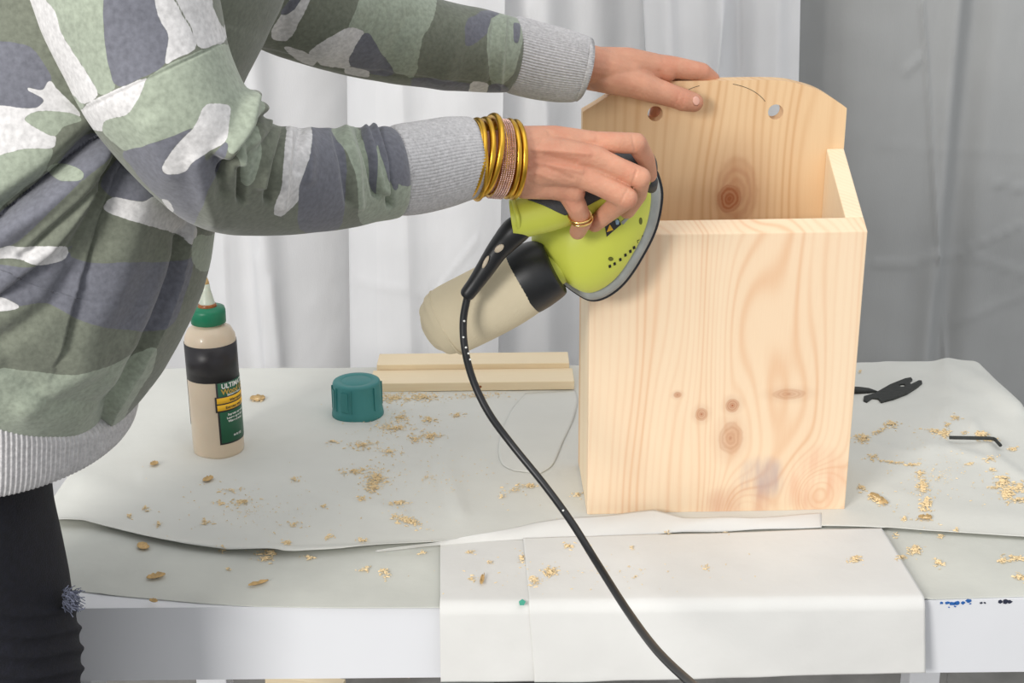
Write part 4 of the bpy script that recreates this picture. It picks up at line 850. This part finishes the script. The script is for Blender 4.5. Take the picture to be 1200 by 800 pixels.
torso_polys = [
 (SAGE, a5([(-40, 490), (80, 455), (165, 455), (150, 500), (130, 545), (60, 590), (-40, 680)])),
 (SLATE, a5([(-40, 690), (60, 620), (150, 540), (280, 400), (360, 460), (200, 600), (60, 745), (-40, 780)])),
 (SAGE, a5([(150, 530), (165, 510), (220, 512), (255, 535), (250, 555), (190, 555)])),
 (SLATE, a5([(-40, 135), (60, 140), (105, 155), (160, 235), (160, 260), (130, 300), (150, 310), (120, 345), (-40, 332)])),
 (LIGHT, a5([(-40, 330), (120, 345), (150, 305), (85, 272), (140, 285), (160, 250), (175, 280), (260, 365), (180, 350), (95, 350), (85, 370), (110, 385), (150, 395), (172, 425), (165, 455), (80, 455), (-40, 495)])),
 (SAGE, a5([(85, 370), (110, 350), (180, 350), (260, 368), (190, 390), (170, 420), (110, 388)])),
 (SLATE, a5([(380, 470), (490, 600), (430, 622), (345, 600), (300, 560)])),
 (SLATE, a6([(-20, 60), (90, 70), (130, 60), (180, 20), (240, -20), (300, -60), (500, -80), (515, 20), (490, 130), (460, 230), (360, 240), (230, 210), (150, 165), (90, 160), (40, 172), (-20, 160)])),
 (OLIVE, a5([(330, 640), (440, 688), (520, 705), (580, 765), (570, 800), (200, 800), (260, 700)])),
 (LIGHT, a5([(335, 600), (430, 625), (475, 597), (520, 630), (595, 700), (588, 760), (520, 700), (440, 688), (315, 640)])),
 (LIGHT, a6([(-20, 30), (30, 10), (60, 15), (178, 12), (182, 25), (170, 45), (110, 62), (50, 35), (-20, 45)])),
 (LIGHT, a6([(-20, 148), (25, 158), (56, 174), (30, 182), (-20, 184)])),
 (SAGE, a6([(-20, 335), (90, 355), (190, 362), (300, 340), (360, 300), (420, 285), (400, 350), (360, 410), (310, 500), (300, 560), (-20, 560)])),
 (SAGE, a6([(520, -20), (600, -20), (580, 75), (510, 68)])),
 (LIGHT, a6([(385, 440), (400, 400), (440, 375), (460, 385), (430, 430), (390, 470)])),
]
arm_polys = [
 (SAGE, a7([(540, 500), (640, 500), (640, 760), (520, 760)])), (SLATE, a7([(515, 370), (640, 370), (640, 560), (565, 600), (548, 500)])),
 (SAGE, a5([(150, -60), (325, -60), (335, 130), (345, 190), (370, 275), (320, 300), (250, 190), (200, 110), (185, 40), (150, 0)])),
 (SLATE, a5([(325, -60), (480, -60), (480, 0), (495, 50), (527, 105), (515, 205), (440, 240), (370, 275), (340, 170)])),
 (SAGE, a5([(150, 212), (190, 220), (275, 320), (255, 350), (170, 265)])),
 (LIGHT, a5([(20, -60), (135, -60), (150, 0), (185, 40), (200, 110), (250, 190), (320, 297), (272, 325), (230, 270), (180, 215), (150, 208), (90, 130), (35, 0)])),
 (LIGHT, a5([(480, -60), (520, -60), (525, 0), (575, 80), (605, 155), (540, 185), (515, 203), (527, 110), (490, 50), (478, 0)])),
 (LIGHT, a5([(535, -60), (640, -60), (650, 40), (692, 100), (690, 135), (610, 160), (590, 80), (540, 0)])),
 (LIGHT, a5([(250, 345), (470, 235), (450, 290), (410, 368), (345, 375), (330, 400), (290, 395)])),
 (SAGE, a5([(470, 232), (690, 137), (735, 165), (770, 280), (820, 330), (790, 400), (720, 480), (700, 450), (712, 335), (640, 328), (612, 400), (540, 432), (400, 472), (330, 400), (345, 375), (410, 365), (450, 290)])),
 (SLATE, a5([(385, 470), (460, 455), (540, 432), (615, 400), (640, 520), (700, 445), (705, 455), (680, 530), (640, 600), (605, 700), (540, 640), (460, 560)])),
 (LIGHT, a5([(640, 330), (700, 330), (712, 342), (702, 440), (640, 472), (600, 500), (580, 530), (522, 532), (515, 512), (560, 450), (605, 405)])),
 (LIGHT, a5([(512, 615), (530, 620), (545, 650), (535, 645)])),
 (SAGE, a7([(40, 490), (105, 400), (120, 480), (100, 570), (80, 592), (65, 575), (62, 510)])),
 (LIGHT, a7([(205, 395), (290, 400), (290, 440), (285, 500), (250, 590), (240, 640), (185, 687), (163, 675), (195, 600), (200, 480)])),
 (SLATE, a7([(290, 400), (350, 400), (392, 500), (388, 640), (372, 730), (250, 735), (243, 640), (250, 590), (285, 500)])),
 (SAGE, a7([(345, 412), (420, 395), (465, 500), (490, 610), (555, 620), (560, 720), (440, 720), (437, 590), (405, 490)])),
 (SLATE, a7([(435, 395), (475, 395), (505, 500), (500, 617), (480, 600), (465, 480)])),
 (SAGE, a7([(500, 440), (520, 500), (555, 610), (550, 680), (500, 690)])),
 (SLATE, a7([(478, 390), (520, 400), (555, 520), (560, 615), (530, 560), (500, 450)])),
]
far_polys = [
 (LIGHT, a7([(230, -40), (285, -40), (275, 10), (215, 120), (155, 105), (190, 60)])),
 (SLATE, a7([(190, 40), (230, -20), (262, -20), (215, 40)])),
 (SAGE, a7([(455, -40), (690, -40), (685, 10), (665, 80), (632, 120), (622, 245), (550, 225), (490, 140), (460, 103), (400, 92), (430, 40)])),
 (LIGHT, a7([(275, 165), (330, 125), (400, 90), (458, 103), (425, 160), (412, 207), (330, 197)])),
 (SLATE, a7([(462, 103), (495, 150), (552, 228), (520, 238), (410, 207), (430, 150)])),
 (SLATE, a7([(780, 70), (840, 40), (892, 42), (870, 82), (800, 142), (775, 145)])),
 (SAGE, a7([(845, 100), (880, 50), (960, 50), (955, 150), (930, 240), (880, 272), (862, 262), (858, 200)])),
 (SLATE, a7([(930, 82), (952, 85), (938, 142)])),
 (LIGHT, a7([(200, 133), (305, 180), (290, 196), (225, 172)])), (LIGHT, a7([(400, 207), (470, 220), (465, 242), (400, 228)])),
 (SLATE, a7([(610, 243), (795, 263), (790, 292), (615, 272)])), (LIGHT, a7([(795, 263), (855, 268), (850, 298), (795, 292)])), (SLATE, a7([(855, 268), (912, 278), (905, 300), (850, 296)])),
]
TYc = 1.115
torso_st = [((-163, 352), (146, 487), TYc, .149), ((-158, 285), (178, 452), TYc, .168), ((-150, 240), (200, 418), TYc, .172), ((-140, 190), (222, 378), TYc, .172), ((-130, 130), (238, 335), TYc, .170), ((-120, 50), (250, 280), TYc, .166),
            ((-105, -30), (262, 210), TYc + .01, .162), ((-90, -110), (278, 120), TYc + .02, .16), ((-70, -180), (312, 45), TYc + .03, .16), ((-45, -240), (333, -10), TYc + .03, .16), ((0, -290), (330, -90), TYc + .03, .15), ((60, -330), (300, -190), TYc + .03, .10), ((90, -345), (270, -230), TYc + .03, .07)]
torso_cr = [([(0, 245), (60, 205), (110, 160), (150, 128)], 10, -.016), ([(-20, 290), (60, 235), (150, 160)], 16, .010), ([(30, 290), (100, 225), (160, 165)], 6, .004), ([(26, 300), (95, 235), (150, 175)], 5, -.006),
            ([(80, 300), (115, 240), (140, 180)], 7, -.006), ([(140, 180), (115, 280), (60, 360), (0, 400)], 12, -.006), ([(170, 230), (140, 330), (90, 420)], 22, .006), ([(0, 330), (60, 290), (110, 230)], 14, .006), ([(0, 370), (60, 400), (130, 440)], 18, .003),
            ([(30, 480), (90, 440), (150, 400)], 14, .004), ([(200, 300), (170, 380), (130, 450)], 12, .004), ([(10, 430), (60, 470), (130, 480)], 10, -.003)]
torso_step = [([(224, 285), (215, 330), (196, 382), (165, 440), (130, 500)], 18, -.016)]
torso_step += [([(-12, 258), (60, 205), (112, 165), (150, 142)], 11, -.015), ([(-12, 352), (60, 296), (110, 232), (150, 172)], 14, -.007), ([(72, 402), (104, 310), (128, 240), (152, 182)], 16, -.007)]
V, Fl, fl = garment('torso', torso_st, 520, 560, torso_polys, torso_cr, 41, None, None, .0022, torso_step)
sw = MB(); fields = []
def addg(V, Fl, fl): sw.add(V, Fl); fields.append(fl)
addg(V, Fl, fl)
arm_st = [((200, -190), (-70, -120), 1.035, .075), ((235, -90), (0, -65), 1.02, .082), ((254, -15), (30, -5), 1.005, .080), ((262, 25), (50, 45), 1.0, .078), ((268, 55), (75, 92), .995, .076), ((279, 85), (103, 142), .99, .074), ((291, 108), (150, 197), .99, .070), ((304, 122), (190, 238), 1.0, .065), ((306, 134), (225, 262), 1.015, .058),
          ((322, 147), (262, 273), 1.035, .052), ((345, 150), (305, 274), 1.06, .050), ((375, 151), (355, 272), 1.09, .048), ((405, 149), (405, 267), 1.125, .046), ((432, 148), (440, 260), 1.155, .044), ((452, 147), (466, 255), 1.175, .043), ((462, 152), (470, 248), 1.185, .038), ((468, 156), (474, 243), 1.19, .030)]
arm_cr = [([(303, 138), (288, 160), (272, 185), (262, 210)], 4, -.010), ([(300, 150), (292, 175), (285, 200), (283, 235)], 4, -.006), ([(310, 145), (296, 168), (282, 190)], 4, .005), ([(318, 155), (308, 185), (303, 215)], 5, .005), ([(327, 155), (318, 190), (314, 235)], 4, -.004),
          ([(338, 155), (332, 200), (330, 240)], 5, .003), ([(294, 112), (285, 150), (262, 178)], 7, .007), ([(308, 122), (300, 140)], 5, .006), ([(352, 152), (348, 200)], 4, -.003), ([(365, 152), (362, 210)], 6, .002),
          ([(392, 152), (402, 190), (408, 235)], 4, -.003), ([(405, 152), (415, 190), (420, 240)], 5, .003), ([(420, 150), (432, 190), (440, 228)], 3.5, -.005), ([(437, 148), (447, 185), (450, 225)], 3, .004), ([(428, 150), (438, 190), (445, 222)], 3, .003), ([(444, 150), (453, 190), (456, 240)], 3, -.005),
          ([(96, 130), (260, 51)], 1.3, -.0012), ([(230, 190), (240, 230), (250, 255)], 10, .003), ([(255, 190), (262, 225)], 8, -.004), ([(180, 150), (200, 200)], 16, .003)]
arm_cr = [(a, b * 1.05, c * 1.45 if abs(c) > .0025 else c) for a, b, c in arm_cr]
V, Fl, fl = garment('arm', arm_st, 520, 360, arm_polys, arm_cr, 61, None, None, .0014, vb=.75); addg(V, Fl, fl)
far_st = [((300, -170), (245, 25), 1.28, .07), ((350, -110), (290, 52), 1.31, .065), ((410, -60), (345, 72), 1.34, .06), ((465, -24), (405, 87), 1.37, .056), ((520, 0), (470, 98), 1.40, .052), ((565, 10), (530, 105), 1.425, .049), ((594, 18), (572, 108), 1.44, .047), ((606, 22), (592, 108), 1.45, .044), ((610, 30), (598, 104), 1.455, .036)]
far_cr = [([(300, 57), (400, 80), (480, 90), (592, 101)], 2.0, -.0016), ([(340, 0), (330, 40)], 12, -.004), ([(420, 10), (380, 60)], 14, .004), ([(480, 20), (450, 80)], 10, -.003), ([(540, 30), (520, 95)], 12, .003), ([(580, 20), (575, 100)], 4, -.003), ([(592, 22), (586, 104)], 3, .003)]
V, Fl, fl = garment('far', far_st, 360, 260, far_polys, far_cr, 71, None, None, .0016, vb=.75); addg(V, Fl, fl)
shirt = sw.build('sweatshirt', M['fleece'], person, smooth=True)
at = shirt.data.color_attributes.new('camo', 'FLOAT_COLOR', 'POINT'); fa = np.concatenate(fields); fa = np.concatenate([fa, np.ones((len(fa), 1))], 1).astype(np.float32)
at.data.foreach_set('color', fa.ravel())
def ribbed(name, st, nu, ribs, per, parent, amp=.0006, vb=.7):
    nv = ribs * per; V, c = loft(st, nu, nv, vb); cc = c[:, None]; d = V - cc; ln = np.linalg.norm(d, axis=2, keepdims=True)
    ph = np.arange(nv) / per * 2 * np.pi; k = (np.cos(ph) * amp)[None, :, None]
    V = V + d / ln * k; V = V.reshape(-1, 3); V = V + .0008 * snoise(V, 50, 5)[:, None] * (d / ln).reshape(-1, 3)
    Fc = gridfaces(nu, nv).tolist(); o = mesh(name, V, Fc, M['rib'], parent); so = o.modifiers.new('t', 'SOLIDIFY'); so.thickness = .0018; so.offset = -1
    fixn(o); return o
ribbed('cuff', [((457, 157), (468, 243), 1.182, .036), ((462, 150), (472, 249), 1.188, .040), ((490, 145), (497, 246), 1.205, .0395), ((520, 140), (530, 238), 1.224, .038), ((548, 140), (558, 228), 1.238, .0355), ((552, 143), (561, 225), 1.240, .0345)], 46, 84, 6, shirt, .0007)
ribbed('cuff', [((600, 28), (590, 104), 1.448, .036), ((607, 20), (596, 109), 1.452, .040), ((635, 27), (620, 115), 1.458, .039), ((665, 35), (648, 119), 1.464, .037), ((688, 43), (670, 119), 1.470, .034), ((691, 46), (673, 117), 1.471, .033)], 46, 84, 6, shirt, .0007)
ribbed('hem', [((-150, 232), (138, 462), TYc, .153), ((-160, 268), (153, 480), TYc, .163), ((-160, 345), (153, 490), TYc, .161), ((-160, 440), (151, 500), TYc, .157), ((-158, 480), (146, 508), TYc, .153), ((-156, 486), (140, 508), TYc, .149)], 40, 200, 6, shirt, .0007, vb=0)
# --- jeans ---
jn = MB()
def leg_st(dx, Y):
    return [((-130 + dx, 480), (92 + dx, 500), Y + .03, .07), ((-125 + dx, 535), (56 + dx, 545), Y + .01, .088), ((-110 + dx, 600), (54 + dx, 600), Y, .092), ((-95 + dx, 660), (66 + dx, 655), Y, .086), ((-80 + dx, 715), (78 + dx, 712), Y, .080), ((-70 + dx, 770), (88 + dx, 770), Y, .074), ((-60 + dx, 820), (90 + dx, 818), Y, .068), ((-45 + dx, 960), (92 + dx, 955), Y + .02, .062), ((-10 + dx, 1200), (85 + dx, 1195), Y + .04, .048), ((12 + dx, 1480), (84 + dx, 1480), Y + .06, .040)]
for dx, Y in ((0, 1.06), (-26, 1.17)):
    V, c = loft(leg_st(dx, Y), 260, 120); V = V.reshape(-1, 3); Fc = gridfaces(260, 120); cc = np.repeat(c, 120, 0); dn = (V - cc); dn /= np.linalg.norm(dn, axis=1)[:, None]
    pj = project(V); D = .0016 * snoise(V, 45, 8)
    for yy in (715, 740, 764, 788, 812):
        D += .0035 * np.exp(-((pj[:, 1] - yy - 4 * np.sin(pj[:, 0] * .05)) / 5) ** 2)
    V = V + dn * D[:, None]; jn.add(V, Fc.tolist() + [tuple(range(120)), tuple(range(259 * 120, 260 * 120))])
jn.build('jeans', M['denim'], person, smooth=True)
fr = MB()
for k in range(160):
    p = U(rs.uniform(72, 90), rs.uniform(690, 714), 1.045 + rs.uniform(-.012, .01)); q = p + np.array([rs.uniform(.0, .008), rs.uniform(-.003, .003), rs.uniform(-.007, .004)])
    V, Fc = tube([p, (p + q) / 2 + [0, 0, rs.uniform(-.002, .002)], q], .0004, 4); fr.add(V, Fc)
fr.build('frayed_knee', M['fray'], person)
for Y in (1.11, 1.22):
    a = U(45, 1480, Y); x = a[0]
    sh = MB(); V, Fc = round_cone((x - .03, Y, .045), .042, (x + .13, Y, .036), .034, 24); V[:, 2] = np.maximum(V[:, 2], .004); sh.add(V, Fc); V, Fc = round_cone((x, Y, .05), .045, (x, Y, .11), .04, 24); sh.add(V, Fc)
    sh.build('shoe', M['shoe'], person, smooth=True)

# ---------------- bangles and rings ----------------
wa = U(548, 187, 1.233); wb = U(618, 190, 1.268); wd_ = wb - wa; wd_[1] *= .45; wd_ /= np.linalg.norm(wd_)
def hoop(center_px, Yc, R, r, tilt=0, tiltz=0, nv=10, axis=None, n=72, sx=1.0, gap=0):
    c = U(center_px[0], center_px[1], Yc); ax = np.array(wd_ if axis is None else axis, float)
    ax = np.array(Matrix.Rotation(tilt, 3, 'Y') @ Matrix.Rotation(tiltz, 3, 'Z') @ Vector(ax)); ax /= np.linalg.norm(ax)
    e1 = np.cross(ax, [0, 1, 0]); e1 /= np.linalg.norm(e1); e2 = np.cross(ax, e1)
    if e1[2] < 0: e1 = -e1
    P = [c + R * (math.cos(a) * e1 * sx + math.sin(a) * e2) for a in np.linspace(gap, 2 * np.pi - gap, n)]
    return P, ax, e1, e2, c
BG = [(548, 187, 1.236, .0335, .0021, .10, 'thin gold bangle at the grey cuff, first from the sleeve'), (553, 186, 1.239, .0340, .0027, .03, 'gold bangle second from the sleeve cuff'), (558, 188, 1.241, .0348, .0015, -.14, 'thin pale gold bangle slanting across the others'),
      (563, 185, 1.244, .0340, .0028, .02, 'gold bangle in the middle of the stack'), (571, 182, 1.249, .0352, .0030, .07, 'raised gold bangle standing highest on the wrist, left of the crystal cuff'), (595, 186, 1.262, .0335, .0028, -.08, 'gold bangle just right of the crystal cuff'), (602, 187, 1.266, .0335, .0029, -.08, 'gold bangle nearest the hand')]
for x, y, Y_, R, r, tl, lab in BG:
    P, *_ = hoop((x, y), Y_, R, r, tl, .0, gap=.0); V, Fc = tube(P, r, 12, cap=False); o = mesh('gold_bangle', V, Fc, M['gold']); tag(o, lab, 'bangle', 'gold bangles on the wrist')
P, ax, e1, e2, c = hoop((583, 186), 1.256, .0335, .001, -.03)
cuff = empty('crystal_bracelet', c, 'rose gold bracelet of tiny crystal rows between the gold bangles', 'bracelet')
V = []; 
for sgn, rr in ((-1, .0332), (1, .0332), (1, .0345), (-1, .0345)):
    V.append([c + ax * sgn * .0062 + rr * (math.cos(a) * e1 + math.sin(a) * e2) for a in np.linspace(0, 2 * np.pi, 72, endpoint=False)])
V = np.concatenate(V); Fc = []
for k in range(4):
    for i in range(72): Fc.append((k * 72 + i, k * 72 + (i + 1) % 72, ((k + 1) % 4) * 72 + (i + 1) % 72, ((k + 1) % 4) * 72 + i))
fixn(mesh('band', V, Fc, M['gold'], cuff))
cr_ = MB()
for i in range(118):
    a = 2 * math.pi * i / 118; n_ = math.cos(a) * e1 + math.sin(a) * e2; t_ = -math.sin(a) * e1 + math.cos(a) * e2
    for j in range(6):
        p = c + ax * (-.0052 + j * .00208) + n_ * .0350; s_ = .00078
        cr_.add([p + s_ * (ax + t_), p + s_ * (ax - t_), p + s_ * (-ax - t_), p + s_ * (-ax + t_), p + n_ * .0010], [(0, 1, 4), (1, 2, 4), (2, 3, 4), (3, 0, 4)])
o = cr_.build('crystals', M['bead'], cuff); o['kind'] = 'stuff'
fa_ = U(683, 259, 1.284) - U(675, 241, 1.275)
for x, y, Y_, lab in ((679.5, 252.5, 1.2795, 'upper slim gold ring on the little finger'), (681, 256, 1.2815, 'lower slim gold ring on the little finger')):
    P, *_ = hoop((x, y), Y_, .0103, .001, 0, 0, axis=fa_ / np.linalg.norm(fa_) + np.array([-.25, 0, 0])); V, Fc = tube(P, .0011, 10, cap=False); o = mesh('gold_ring', V, Fc, M['ringgold']); tag(o, lab, 'ring', 'gold finger rings')
